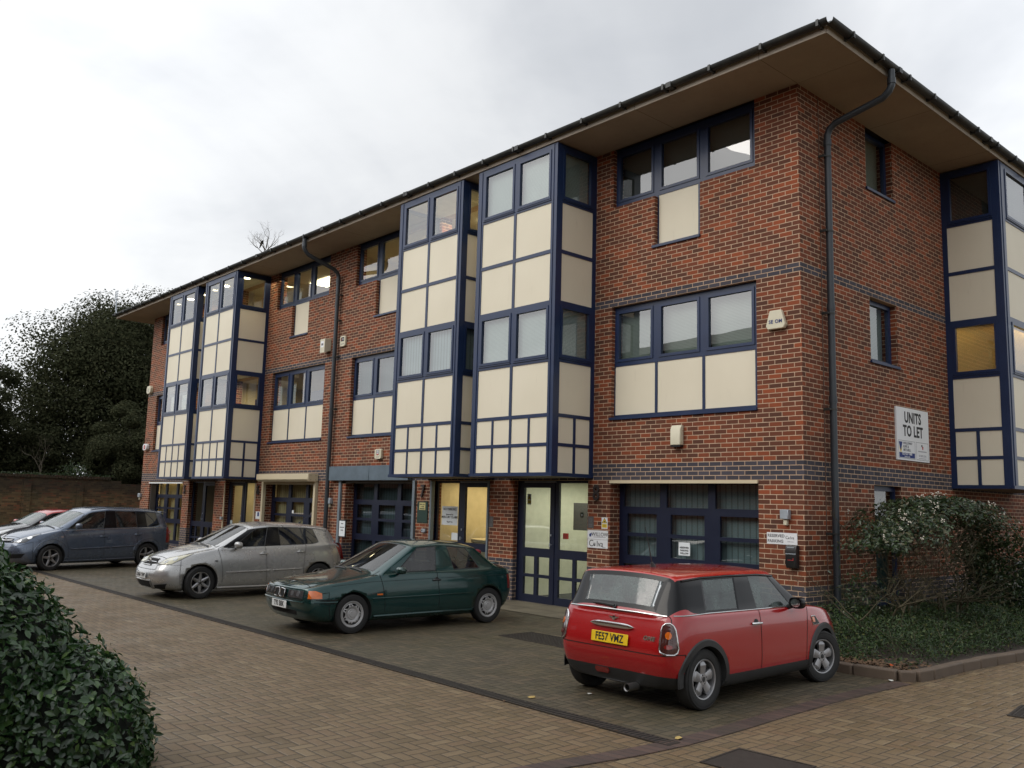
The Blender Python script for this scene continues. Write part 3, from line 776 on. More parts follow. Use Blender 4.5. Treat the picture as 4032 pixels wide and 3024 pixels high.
for (u0, u1, z0, z1, lb) in ((-4.415,-4.27,1.32,1.535,'grey no smoking plaque on the pier left of the CCTV sign'), (-7.245,-7.105,1.235,1.455,'grey no smoking plaque on the wide pier between doors 7 and 8')):
    th, o = plate('no_smoking_plaque', lb, 'plaque', FR, u0, u1, z0, z1, M['plaque'], .008)
    m_ = MB(); hh = z1-z0; m_.lathe([(.028,0),(.034,0),(.034,-.002),(.028,-.002),(.028,0)], (0,-o-.0005,hh*.68), 'y', 20); m_.build('printed_mark', M['inkgrey'], th)
    poly(th, FR, o, [(-.026,hh*.68+.02),(-.02,hh*.68+.026),(.026,hh*.68-.02),(.02,hh*.68-.026)], M['inkgrey'])
    blk(th, FR, o, -.045, .045, hh*.24, hh*.32, M['inkgrey']); blk(th, FR, o, -.04, .04, hh*.12, hh*.18, M['inkgrey'])
th, o = plate('reserved_parking_sign', 'white RESERVED PARKING board with Colva logo above the ashtray', 'sign', FR, -.645, -.13, 1.225, 1.40, M['signwhite'], .006)
wr(th, FR, o, 'RESERVED', .062, -.245, .125, M['inkgrey'], align='LEFT', bold=.0015); wr(th, FR, o, 'PARKING', .062, -.245, .045, M['inkgrey'], align='LEFT', bold=.0015)
wr(th, FR, o, 'C', .07, .085, .105, M['inkgrey']); swirl(th, o, .118, .098, .013, M['inkgrey']); wr(th, FR, o, 'lva', .062, .175, .103, M['inkgrey']); wr(th, FR, o, 'STAFF ONLY', .02, .15, .045, M['inklight'])
# paper notices behind glass
def notice(lab, u0, u1, z0, z1, lines, d, P=FR, mat='paper', col='ink'):
    th, o = plate('paper_notice', lab, 'notice', P, u0, u1, z0, z1, M[mat], .002, d0=-d)
    h = z1-z0
    for (s_, sz, zz) in lines: wr(th, P, o, s_, sz, 0, h*zz, M[col], bold=.001)
    return th
notice('pale A4 notice reading RESERVED PARKING WILLOW in the window behind the red car', -2.54, -2.30, .93, 1.15, [('RESERVED',.04,.60),('PARKING',.04,.38),('WILLOW',.04,.16)], .272)
blk(th := notice('tiny square of paper stuck in the lit window of unit 6', -16.24, -16.14, 1.29, 1.38, [], .272), FR, .0, -.01, .01, .02, .05, M['inkgrey'])
notice('white notice reading NO PARKING RESERVED FOR MERCURY CLAIMS in the side light of door 7', -9.03, -8.46, 1.22, 1.635, [('NO PARKING',.075,.84),('Reserved For',.045,.56),('MERCURY CLAIMS',.07,.42),('Thank You',.045,.17)], .132)
notice('small white notice at the foot of the tall pane of door 7', -8.66, -8.43, .90, 1.06, [], .132)
notice('pale blue sheet low in the glass of door 6', -20.05, -19.80, .82, .98, [], .132)
th = notice('white poster with a blue telephone picture on the pier of unit 6', -17.95, -17.62, 1.085, 1.30, [], .0, FR); blk(th, FR, .003, -.055, .055, .075, .195, M['inkblue'])
# stand notice beside door 7 window
th = thing('sign_stand', 'leaning black sign stand with a white sheet outside the dark window of unit 7', 'sign', (-12.55, -.28, G))
m_ = MB(); m_.tube([(0,0,.02),(-.03,.02,1.0)], .012, 8); m_.lathe([(0,0),(.16,0),(.16,.02),(.03,.03),(0,.04)], (0,0,0), 'z', 20); m_.build('post', M['black'], th)
m_ = MB(); m_.box(-.17,.15,-.012,.012,.98,1.42); b_ = m_.build('frame', M['black'], th); m_ = MB(); m_.box(-.145,.125,-.016,-.0125,1.01,1.39); m_.build('sheet', M['paper'], b_)
m_ = MB()
for zz, hw in ((1.31,.05),(1.22,.10),(1.15,.06)): m_.box(-.01-hw,-.01+hw,-.018,-.0162,zz,zz+.022)
m_.build('printed_lines', M['inkgrey'], b_)
# door 7 board
th, o = plate('notice_board', 'tall dark green board with a yellow card on the pier numbered 7', 'board', FR, -9.775, -9.385, 1.245, 1.73, M['greenboard'], .02)
blk(th, FR, o, -.115, .115, .29, .455, M['yellowcard'], 'card', .003); wr(th, FR, o+.003, 'MERCURY', .042, 0, .41, M['ink']); wr(th, FR, o+.003, 'CLAIMS', .042, 0, .36, M['ink']); blk(th, FR, o+.003, -.09, .09, .305, .325, M['ink'])

# iron house numbers
def numeral(n, x, z, lab):
    me = text_mesh(n, .40, bold=.008, extrude=.012); me.materials.clear(); me.materials.append(M['iron'])
    o = bpy.data.objects.new('house_number', me); COL.objects.link(o); o.location = (x, -.03, z); o.rotation_euler = (PI/2, 0, 0); o.scale = (.8, 1, 1)
    tag(o, lab, 'house number', 'iron house numbers on the piers')
numeral('8', -4.20, 1.955, 'rusty iron number 8 on the pier nearest the corner'); numeral('7', -9.59, 1.95, 'rusty iron number 7 above the green notice board')
numeral('6', -17.85, 1.92, 'rusty iron number 6 on the pier beside the cream shutter'); numeral('5', -23.40, 1.90, 'rusty iron number 5 on the far pier')

# alarm boxes
def body(name, lab, cat, loc, fn, mat, bevel=.008, group=None):
    th = thing(name, lab, cat, loc, 0, group); m_ = MB(); fn(m_); m_.build('housing', mat, th, bevel=bevel); return th
G_AL = 'intruder alarm boxes on the brickwork'
th = thing('alarm_box', 'trapezoid ivory alarm box with blue lettering near the corner downpipe', 'alarm', (-.41, 0, 4.55), 0, G_AL)
m_ = MB(); m_.prism([(-.17,.06),(-.14,.0),(.14,.0),(.17,.06),(.10,.30),(-.10,.30)], -.075, -.001, 'y'); m_.build('housing', M['ivory'], th, bevel=.012, seg=2)
put_text('SE', .078, (-.075,-.078,.115), 'front', M['inkblue'], th, bold=.002); put_text('OM', .078, (.06,-.078,.115), 'front', M['inkblue'], th, bold=.002)
def alarm2(lab, x, z, w, h, d, extra):
    th = thing('alarm_box', lab, 'alarm', (x, 0, z), 0, G_AL)
    m_ = MB(); k = w/2; m_.prism([(-k,.02),(-k*.6,0),(k*.6,0),(k,.02),(k,h-.02),(k*.6,h),(-k*.6,h),(-k,h-.02)], -d, -.001, 'y'); m_.build('housing', M['ivory'], th, bevel=.01, seg=2)
    extra(th, d); return th
def ex_css(th, d): blk(th, FR, d, -.085, .085, .14, .25, M['ink']); poly(th, FR, d+.001, [(-.07,.16),(-.05,.16),(-.05,.23),(-.07,.23)], M['inkred']); wr(th, FR, d+.001, 'CSS', .06, .02, .195, M['signwhite']); blk(th, FR, d, -.08, .08, .06, .075, M['inkgrey'])
alarm2('ivory alarm box with a black CSS label right of the middle downpipe', -13.41, 5.77, .26, .29, .06, ex_css)
def ex_adt(th, d):
    blk(th, FR, d, -.06, .06, .11, .22, M['ink']); blk(th, FR, d+.001, -.045, .045, .13, .21, M['signwhite']); poly(th, FR, d+.001, [(-.06,.13),(.06,.13),(.0,.09)], M['inkred']); wr(th, FR, d+.002, 'ADT', .04, 0, .17, M['ink']); blk(th, FR, d, -.06, .06, .045, .055, M['inkgrey'])
alarm2('ivory alarm box with a red and white label above the grey shutter box', -11.45, 2.73, .29, .25, .07, ex_adt)
def ex_l(th, d): blk(th, FR, d, -.08, .08, .17, .19, M['inkgrey']); blk(th, FR, d, -.07, .07, .12, .14, M['inkgrey']); blk(th, FR, d, -.08, .08, .07, .09, M['inkgrey'])
def hexa(lab, x, z, w, h, col):
    th = thing('alarm_box', lab, 'alarm', (x, 0, z), 0, G_AL); k = w/2
    m_ = MB(); m_.prism([(-k*.6,0),(k*.6,0),(k,h*.25),(k,h*.75),(k*.6,h),(-k*.6,h),(-k,h*.75),(-k,h*.25)], -.12, -.001, 'y'); m_.build('housing', M['ivory'] if not col else M['signwhite'], th, bevel=.015, seg=2)
    if col:
        m_ = MB(); m_.lathe([(.0,-.122),(.085,-.122),(.085,-.121)], (0,0,h*.5), 'y', 20); m_.build('printed_mark', M['inkred'], th); blk(th, FR, .123, -.05, .05, h*.5-.01, h*.5+.01, M['signwhite'])
    else: ex_l(th, .12)
hexa('ivory alarm box high on the far left corner under the dark brick band', -27.38, 5.53, .40, .30, False)
hexa('white alarm box with a red disc on the far left corner', -27.30, 3.36, .38, .25, True)
th = thing('alarm_box', 'deep ivory box with a white label just left of the middle downpipe', 'alarm', (-14.22, 0, 5.67), 0, G_AL)
m_ = MB(); m_.prism([(-.001,0.06),(-.20,.0),(-.20,.38),(-.001,.40)], -.12, .13, 'x'); m_.build('housing', M['ivory'], th, bevel=.006); blk(th, FR, .2, -.08, .08, .15, .32, M['signwhite']); blk(th, FR, .201, -.05, .05, .20, .26, M['inkgrey'])
th = thing('vent_box', 'plain ivory vent box under the first floor window of unit 8', 'box', (-2.335, 0, 2.76), 0)
m_ = MB(); m_.prism([(-.001,.03),(-.10,.03),(-.10,.30),(-.06,.37),(-.001,.37)], -.105, .105, 'x'); m_.build('housing', M['ivory'], th, bevel=.008); m_ = MB(); m_.box(-.10,.10,-.095,-.002,0,.029); m_.build('drip_tray', M['black'], th)
m_ = MB(); m_.box(.106,.112,-.08,-.06,.08,.30); m_.box(.1061,.1125,-.085,-.03,.08,.10); m_.box(.1061,.1125,-.085,-.03,.28,.30); m_.build('bracket', M['ivory'], th)
# sensor lamps
def sensor(lab, x, z, w=.14, h=.145):
    th = thing('wall_lamp', lab, 'lamp', (x, 0, z), 0, 'small grey die cast lamp boxes beside the doors')
    m_ = MB(); m_.box(-w/2, w/2, -.09, -.001, 0, h); m_.build('housing', M['silverlamp'], th, bevel=.008)
    m_ = MB(); m_.box(-.03,.03,-.06,-.005,-.09,-.001); m_.build('sensor', M['ivory'], th, bevel=.006)
sensor('grey die cast lamp box above the RESERVED PARKING board', -.30, 1.605); sensor('grey die cast lamp box right of the middle downpipe', -13.66, 1.60, .18, .15)
sensor('grey die cast lamp box on the far left brick pier', -27.6, 1.60, .2, .15)
th = thing('intercom', 'small grey entry intercom under the green notice board', 'intercom', (-9.49, 0, 1.03)); m_ = MB(); m_.box(-.075,.075,-.05,-.001,0,.08); m_.build('housing', M['silverlamp'], th, bevel=.006); blk(th, FR, .05, -.05,-.02,.03,.06, M['ink'])
# ashtray
th = thing('wall_ashtray', 'black wall mounted cigarette bin below the RESERVED PARKING board', 'ashtray', (-.19, 0, .885))
m_ = MB(); m_.prism([(-.001,0),(-.075,0),(-.10,.05),(-.10,.28),(-.08,.335),(-.001,.335)], -.09, .09, 'x'); m_.build('housing', M['black'], th, bevel=.006)
m_ = MB(); m_.box(-.085,.085,-.104,-.1005,.205,.218); m_.box(-.05,.06,-.101,-.095,.30,.312); m_.build('metal_strip', M['silverlamp'], th)
blk(th, FR, .1, -.05, .045, .115, .122, M['inkred']); blk(th, FR, .1, .035, .045, .122, .15, M['inkred'])
# roof aerial
th = thing('aerial', 'white panel aerial on a bent mast at the far eave corner', 'aerial', (-28.35, -1.2, 8.6))
m_ = MB(); m_.tube([(.05,0,0),(-.1,0,.06),(-.2,0,.25),(-.22,0,.60)], .022, 8); m_.build('mast', M['silverlamp'], th)
m_ = MB()
for k in range(4): m_.box(-.36,.02 if False else -.06,-.02,.0,.62+.1*k,.64+.1*k)
for k in range(4): m_.box(-.36+.1*k,-.345+.1*k,-.03,-.021,.60,.97)
m_.build('panel', M['silverlamp'], th)
# ================================================================ GROUND
def sheet(name, pts, z, mat, kind='structure', sub=0):
    m_ = MB(); m_.add([(x, y, z) for x, y in pts], [tuple(range(len(pts)))]); o = m_.build(name, mat); o['kind'] = kind; return o
tan = [(0,(.125,.085,.043)),(.3,(.155,.106,.055)),(.6,(.182,.124,.066)),(.85,(.165,.106,.058)),(1,(.215,.155,.085))]
dk = [(0,(.060,.050,.031)),(.4,(.080,.065,.040)),(.8,(.10,.078,.048)),(1,(.12,.09,.055))]
M['pave'] = paving_material('tan herringbone block paving', tan, (.045,.033,.022), ang=0, moss=.25)
M['park'] = paving_material('mossy parking bay block paving', dk, (.022,.020,.012), ang=0, moss=.55)
def soldier_mat():
    t = NT('brick edging course'); g = t.geo(); px, py, pz = t.xyz(g['Position'])
    s = (py-px*.2)/.105; idn = t.white(t.vec(s.floor(), 3, 1)); f = s.fract(); e = f.min(1-f).sstep(.02,.08)
    c = t.ramp(idn, [(0,(.055,.036,.030)),(1,(.10,.062,.048))]); c = t.mix(t.noise(g['Position'], 3, 4).sstep(.4,.7)*.5, c, (.035,.033,.022)); c = t.mix(e, (.03,.025,.02), c)
    return t.pbr(c, .6, normal=t.bump(e+t.noise(g['Position'], 60, 3)*.3, .8, .01))
M['edge'] = soldier_mat()
def slab_mat():
    t = NT('worn paving slabs'); g = t.geo(); px, py, pz = t.xyz(g['Position'])
    fx = (px/.9).fract(); fy = ((py+1.2)/.6).fract(); d = (fx.min(1-fx)*.9).min(fy.min(1-fy)*.6).sstep(.003,.012)
    n = t.noise(g['Position'], 2.2, 5, .6); c = t.ramp(n, [(.3,(.085,.072,.048)),(.7,(.17,.145,.10))]); c = t.mix(d, (.035,.032,.02), c)
    return t.pbr(c, .7, normal=t.bump(d+t.noise(g['Position'], 50, 3)*.2, .5, .005))
M['slab'] = slab_mat()
M['soil'] = simple('leaf strewn soil', (.035,.024,.016), .95, nscale=8, namt=.4, bump=.8)
M['kerb'] = simple('weathered kerb stone', (.10,.072,.050), .75, nscale=3, namt=.35, bump=.3)
M['cast'] = simple('cast iron', (.040,.033,.027), .55, .3, nscale=12, namt=.4)
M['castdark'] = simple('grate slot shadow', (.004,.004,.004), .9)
M['weed'] = simple('far rough ground', (.05,.055,.03), .95, nscale=.5, namt=.4)

sheet('ground', [(-400,-400),(400,-400),(400,400),(-400,400)], G-.02, M['weed'])
sheet('road', [(-34,-30),(40,-30),(40,40),(2.0,40),(2.0,15.5),(-34,15.5)], G, M['pave'])
sheet('parking_bays', [(-30,-6.0),(2.18,-6.0),(2.16,-1.2),(-30,-1.2)], G+.004, M['park'])
sheet('pavement', [(-27.6,-1.2),(.2,-1.2),(.2,.3),(-27.6,.3)], G+.012, M['slab'])
# flush edging course, curving along the bay end
def band(name, path, w, z, mat):
    m_ = MB(); P = [Vector((*p, 0)) for p in path]; vs = []
    for i, p in enumerate(P):
        d = (P[min(i+1, len(P)-1)]-P[max(i-1, 0)]).normalized(); n = Vector((d.y, -d.x, 0))
        a, b = p-n*w/2, p+n*w/2; vs += [(a.x, a.y, z), (b.x, b.y, z), (a.x, a.y, z-.03), (b.x, b.y, z-.03)]
    fs = []
    for i in range(len(P)-1): q = 4*i; fs += [(q, q+1, q+5, q+4), (q, q+4, q+6, q+2), (q+1, q+3, q+7, q+5)]
    m_.add(vs, fs); o = m_.build(name, mat); o['kind'] = 'structure'; return o
band('brick_edging', [(1.55,-14),(1.85,-10),(2.0,-8.2),(2.10,-7.3),(2.22,-6.6),(2.27,-6.0),(2.25,-5.2),(2.21,-4.5),(2.17,-3.5),(2.17,-2.6),(2.20,-1.75)], .19, G+.010, M['edge'])
# drainage channel
th = thing('drain_channel', 'long narrow slotted drainage channel across the front of the parking bays', 'drain', (0, -6.09, G))
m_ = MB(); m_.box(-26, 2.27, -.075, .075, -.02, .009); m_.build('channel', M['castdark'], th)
m_ = MB(); m_.box(-26, 2.28, -.085, -.068, -.02, .013); m_.box(-26, 2.28, .068, .085, -.02, .013); m_.box(2.265,2.285,-.067,.067,-.02,.013)
x = -26.
while x < 2.26: m_.box(x, x+.028, -.0679, .0679, 0, .0125); x += .052
m_.build('grating', M['cast'], th)
def cover(name, lab, cx, cy, w, h, rz, bars=True, group=None):
    th = thing(name, lab, 'drain cover', (cx, cy, G), rz, group)
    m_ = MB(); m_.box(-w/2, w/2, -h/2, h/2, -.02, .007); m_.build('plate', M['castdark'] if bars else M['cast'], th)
    m_ = MB()
    for (a, b, c, d) in ((-w/2-.02, w/2+.02, -h/2-.02, -h/2), (-w/2-.02, w/2+.02, h/2, h/2+.02), (-w/2-.02, -w/2, -h/2, h/2), (w/2, w/2+.02, -h/2, h/2)): m_.box(a, b, c, d, -.02, .011)
    if bars:
        y = -h/2+.01
        while y < h/2-.03: m_.box(-w/2, w/2, y, y+.03, 0, .0105); y += .06
        x = -w/2+.02
        while x < w/2: m_.box(x, x+.014, -h/2, h/2, 0, .0112); x += .07
    m_.build('frame', M['cast'], th)
cover('drain_cover', 'wide slotted drain cover between the green and the red hatchback', -2.35, -3.02, 1.35, .62, 0)
cover('manhole_cover', 'dark plain manhole cover at the bottom edge of the road', 3.02, -6.02, .62, .55, R_(4), False)
cover('gully_grate', 'square cast gully grate in the road right of the kerb', 3.92, -2.15, .75, .62, R_(8))
# planter with kerb along the side wall
kp = [(.15,-1.62),(.9,-1.66),(1.6,-1.72),(2.10,-1.66),(2.24,-1.52),(2.27,-1.2),(2.27,-.35),(2.33,.6),(2.44,1.6),(2.62,2.8),(2.9,4.2),(3.1,5.0)]
th = thing('planter_kerb', 'raised brown kerb around the shrub bed at the building corner', 'kerb')
m_ = MB(); P = [Vector((*p, 0)) for p in kp]
dens = []
for i in range(len(P)-1):
    L = (P[i+1]-P[i]).length; n = max(1, round(L/.6))
    for k in range(n): dens.append((P[i].lerp(P[i+1], k/n), P[i].lerp(P[i+1], (k+1)/n)))
for a, b in dens:
    d = (b-a).normalized(); n = Vector((d.y, -d.x, 0)); a2, b2 = a+d*.004, b-d*.004; q = .06; hgt = .125+random.uniform(-.006,.006)
    vs = [a2-n*q, b2-n*q, b2+n*q, a2+n*q]; vs = [(v.x, v.y, G-.02) for v in vs]+[(v.x, v.y, G+hgt) for v in vs]
    m_.add(vs, [(0,3,2,1),(4,5,6,7),(0,1,5,4),(1,2,6,5),(2,3,7,6),(3,0,4,7)])
m_.build('kerb_stones', M['kerb'], th, bevel=.018, seg=2)
m_ = MB(); pl = [(.15,-1.62)]+kp[1:]+[(3.0,5.0),(.0,5.0),(.0,0.0),(.15,0)]; m_.add([(x, y, G+.085) for x, y in pl], [tuple(range(len(pl)))]); o = m_.build('planting_bed', M['soil']); o['kind'] = 'structure'

# far garden wall
th = thing('garden_wall', 'old soot stained brick boundary wall beyond the parked cars', 'wall', (-34, 0, G))
m_ = MB(); m_.box(-.25, 0, -40, .9, 0, 2.50); m_.box(-.25, .03, .9, 1.35, 0, 2.46); m_.box(-.25, 0, 1.35, 26, 0, 2.34)
m_.box(0, .09, -2.55, -2.25, 0, 2.35); m_.box(0, .07, -.45, -.2, 0, 2.2)
m_.build('brickwork', M['oldbrick'], th)
m_ = MB()
y = -40
while y < .9: m_.box(-.30, .05, y, y+.105, 2.5, 2.5+.10+random.uniform(0,.02)); y += .12
m_.build('coping', M['oldbrick'], th)
for k, (y, z, h) in enumerate(((3.05, 1.05, .30), (3.45, 1.12, .18))):
    t2 = thing('wall_bracket', ['tall white insulator bracket on the garden wall', 'short white insulator bracket on the garden wall'][k], 'bracket', (-33.98, y, G+z)); m_ = MB(); m_.box(0,.06,-.05,.05,0,h); m_.lathe([(.0,-.02),(.08,.0),(.08,.06),(0,.1)], (.03,0,h), 'z', 12); m_.build('body', M['white'], t2)
# litter & fallen leaves
M['leafdry'] = simple('fallen dry leaf', (.10,.055,.026), .8, nscale=20, namt=.4)
M['leafpale'] = simple('pale fallen leaf', (.42,.30,.10), .8)
M['litter'] = simple('white litter scrap', (.6,.6,.55), .7); M['litterred'] = simple('orange wrapper', (.5,.07,.01), .5)
def scrap(name, lab, cat, x, y, z, s, mat, group=None):
    m_ = MB(); n = 6; pts = [(s*(.6+.5*random.random())*math.cos(2*PI*k/n), s*.6*(.6+.5*random.random())*math.sin(2*PI*k/n), .004+.012*random.random()) for k in range(n)]
    m_.add([(0,0,.016)]+pts, [(0, 1+k, 1+(k+1)%n) for k in range(n)]); o = m_.build(name, mat); o.location = (x, y, z); o.rotation_euler = (0,0,random.uniform(0,6)); tag(o, lab, cat, group); return o
scrap('yellow_leaf', 'yellow leaf lying at the end of the drainage channel', 'leaf', 2.2, -5.93, G+.012, .07, M['leafpale'])
scrap('yellow_leaf', 'long yellow leaf on the drain edge in front of the green car', 'leaf', .32, -5.85, G+.008, .06, M['leafpale'])
scrap('litter', 'white paper scrap on the bays left of the red car', 'litter', .55, -5.25, G+.008, .035, M['litter'])
scrap('litter', 'orange wrapper by the kerb at the corner of the shrub bed', 'litter', 1.92, -1.42, G+.12, .05, M['litterred'])
scrap('litter', 'crumpled white scrap beside the orange wrapper', 'litter', 2.08, -1.8, G+.01, .06, M['litter'])
gl_ = thing('leaf_litter', None, None); bpy.data.objects.remove(gl_)
m_ = MB()
for k in range(520):
    x = random.uniform(.9, 2.15); y = -1.58+abs(random.gauss(0, .35)); z = G+.09+random.random()*.04; s = random.uniform(.02,.045); a = random.uniform(0,6.3); b = random.uniform(-.5,.5)
    u = Vector((math.cos(a), math.sin(a), b)).normalized()*s; v = Vector((-math.sin(a), math.cos(a), random.uniform(-.4,.4))).normalized()*s*.6; c = Vector((x,y,z))
    m_.quad(c-u, c+v, c+u, c-v)
for k in range(260):
    x = random.uniform(-20, 12); y = random.uniform(-12, -1.3)
    if random.random() < .5: x = random.uniform(2.2, 2.7); y = random.uniform(-3, 4)
    s = random.uniform(.012,.03); a = random.uniform(0,6.3); c = Vector((x,y,G+.016)); u = Vector((math.cos(a), math.sin(a), .1))*s; v = Vector((-math.sin(a), math.cos(a), .1))*s*.6; m_.quad(c-u, c+v, c+u, c-v)
tag(m_.build('leaf_litter', M['leafdry']), None, None, None, 'stuff')
# ================================================================ CARS
def paint(name, col, metallic=.3, rough=.32, flake=0):
    t = NT(name); c = t.objc(); g = t.geo()
    n = t.noise(c, 3, 4, .6); x, y, z = t.xyz(c)
    dirt = ((.42-z).sstep(0, .42))*t.noise(c, 7, 4, .65).sstep(.25, .7)*.30
    drops = t.noise(c, 160, 2, .6).sstep(.60, .72)
    cc = t.mix(dirt, col, (.06,.05,.04))
    return t.pbr(cc, (n*.08+rough-.07)+dirt*.3, metallic, t.bump(drops, .05, .003), .5, .9, .06)
M['tyre'] = simple('tyre rubber', (.016,.016,.016), .75, nscale=20, namt=.3)
M['alloy'] = simple('dirty silver alloy', (.36,.36,.37), .38, .75, nscale=5, namt=.25)
M['alloydull'] = simple('dull grey hub cap', (.42,.42,.42), .5, .45, nscale=6, namt=.25)
M['chrome'] = simple('chrome', (.62,.62,.62), .12, 1)
M['trim'] = simple('black plastic trim', (.020,.021,.022), .5, nscale=8, namt=.3, bump=.2)
M['gloss'] = simple('gloss black panel', (.004,.004,.005), .16, spec=.3)
M['well'] = simple('dark wheel well liner', (.006,.006,.006), .95)
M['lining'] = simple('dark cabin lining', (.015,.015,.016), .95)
M['seat'] = simple('dark grey seat cloth', (.030,.030,.032), .95); M['seatred'] = simple('red seat cloth', (.16,.008,.012), .9)
M['carglass'] = glassmat('car window glass', (.30,.35,.34), .85, dirt=.05)
M['carprivacy'] = glassmat('dark privacy car glass', (.10,.11,.11), 1.1, dirt=.06)
M['carfog'] = glassmat('rain misted car window glass', (.42,.48,.46), 1.15, rough=.03, dirt=.55, dirtcol=(.22,.27,.26))
M['lens'] = simple('clear headlamp lens', (.42,.43,.42), .08, .2, coat=1, nscale=14, namt=.5); M['lensyellow'] = simple('yellowed headlamp lens', (.46,.44,.30), .12, .1, coat=1, nscale=14, namt=.35)
M['lensdark'] = simple('dark headlamp lens', (.05,.055,.06), .08, .2, coat=1, nscale=10, namt=.5)
M['redlens'] = simple('red lamp lens', (.20,.010,.008), .12, coat=1, nscale=12, namt=.3); M['darkredlens'] = simple('smoked red lamp lens', (.055,.014,.012), .12, coat=1, nscale=14, namt=.4)
M['amber'] = simple('amber lamp lens', (.62,.13,.006), .15, coat=1, nscale=14, namt=.3); M['clearlens'] = simple('clear lamp lens', (.45,.33,.30), .15, coat=1)
M['plateY'] = simple('yellow number plate', (.78,.52,.015), .4); M['plateW'] = simple('white number plate', (.68,.70,.70), .4)
M['lensdark2'] = simple('smoky reflector', (.13,.14,.15), .1, .3, coat=1)
M['bulb'] = simple('bright headlamp reflector', (.9,.9,.88), .05, .9, coat=1)
M['metaldull'] = simple('dull exhaust steel', (.30,.29,.28), .35, .9)

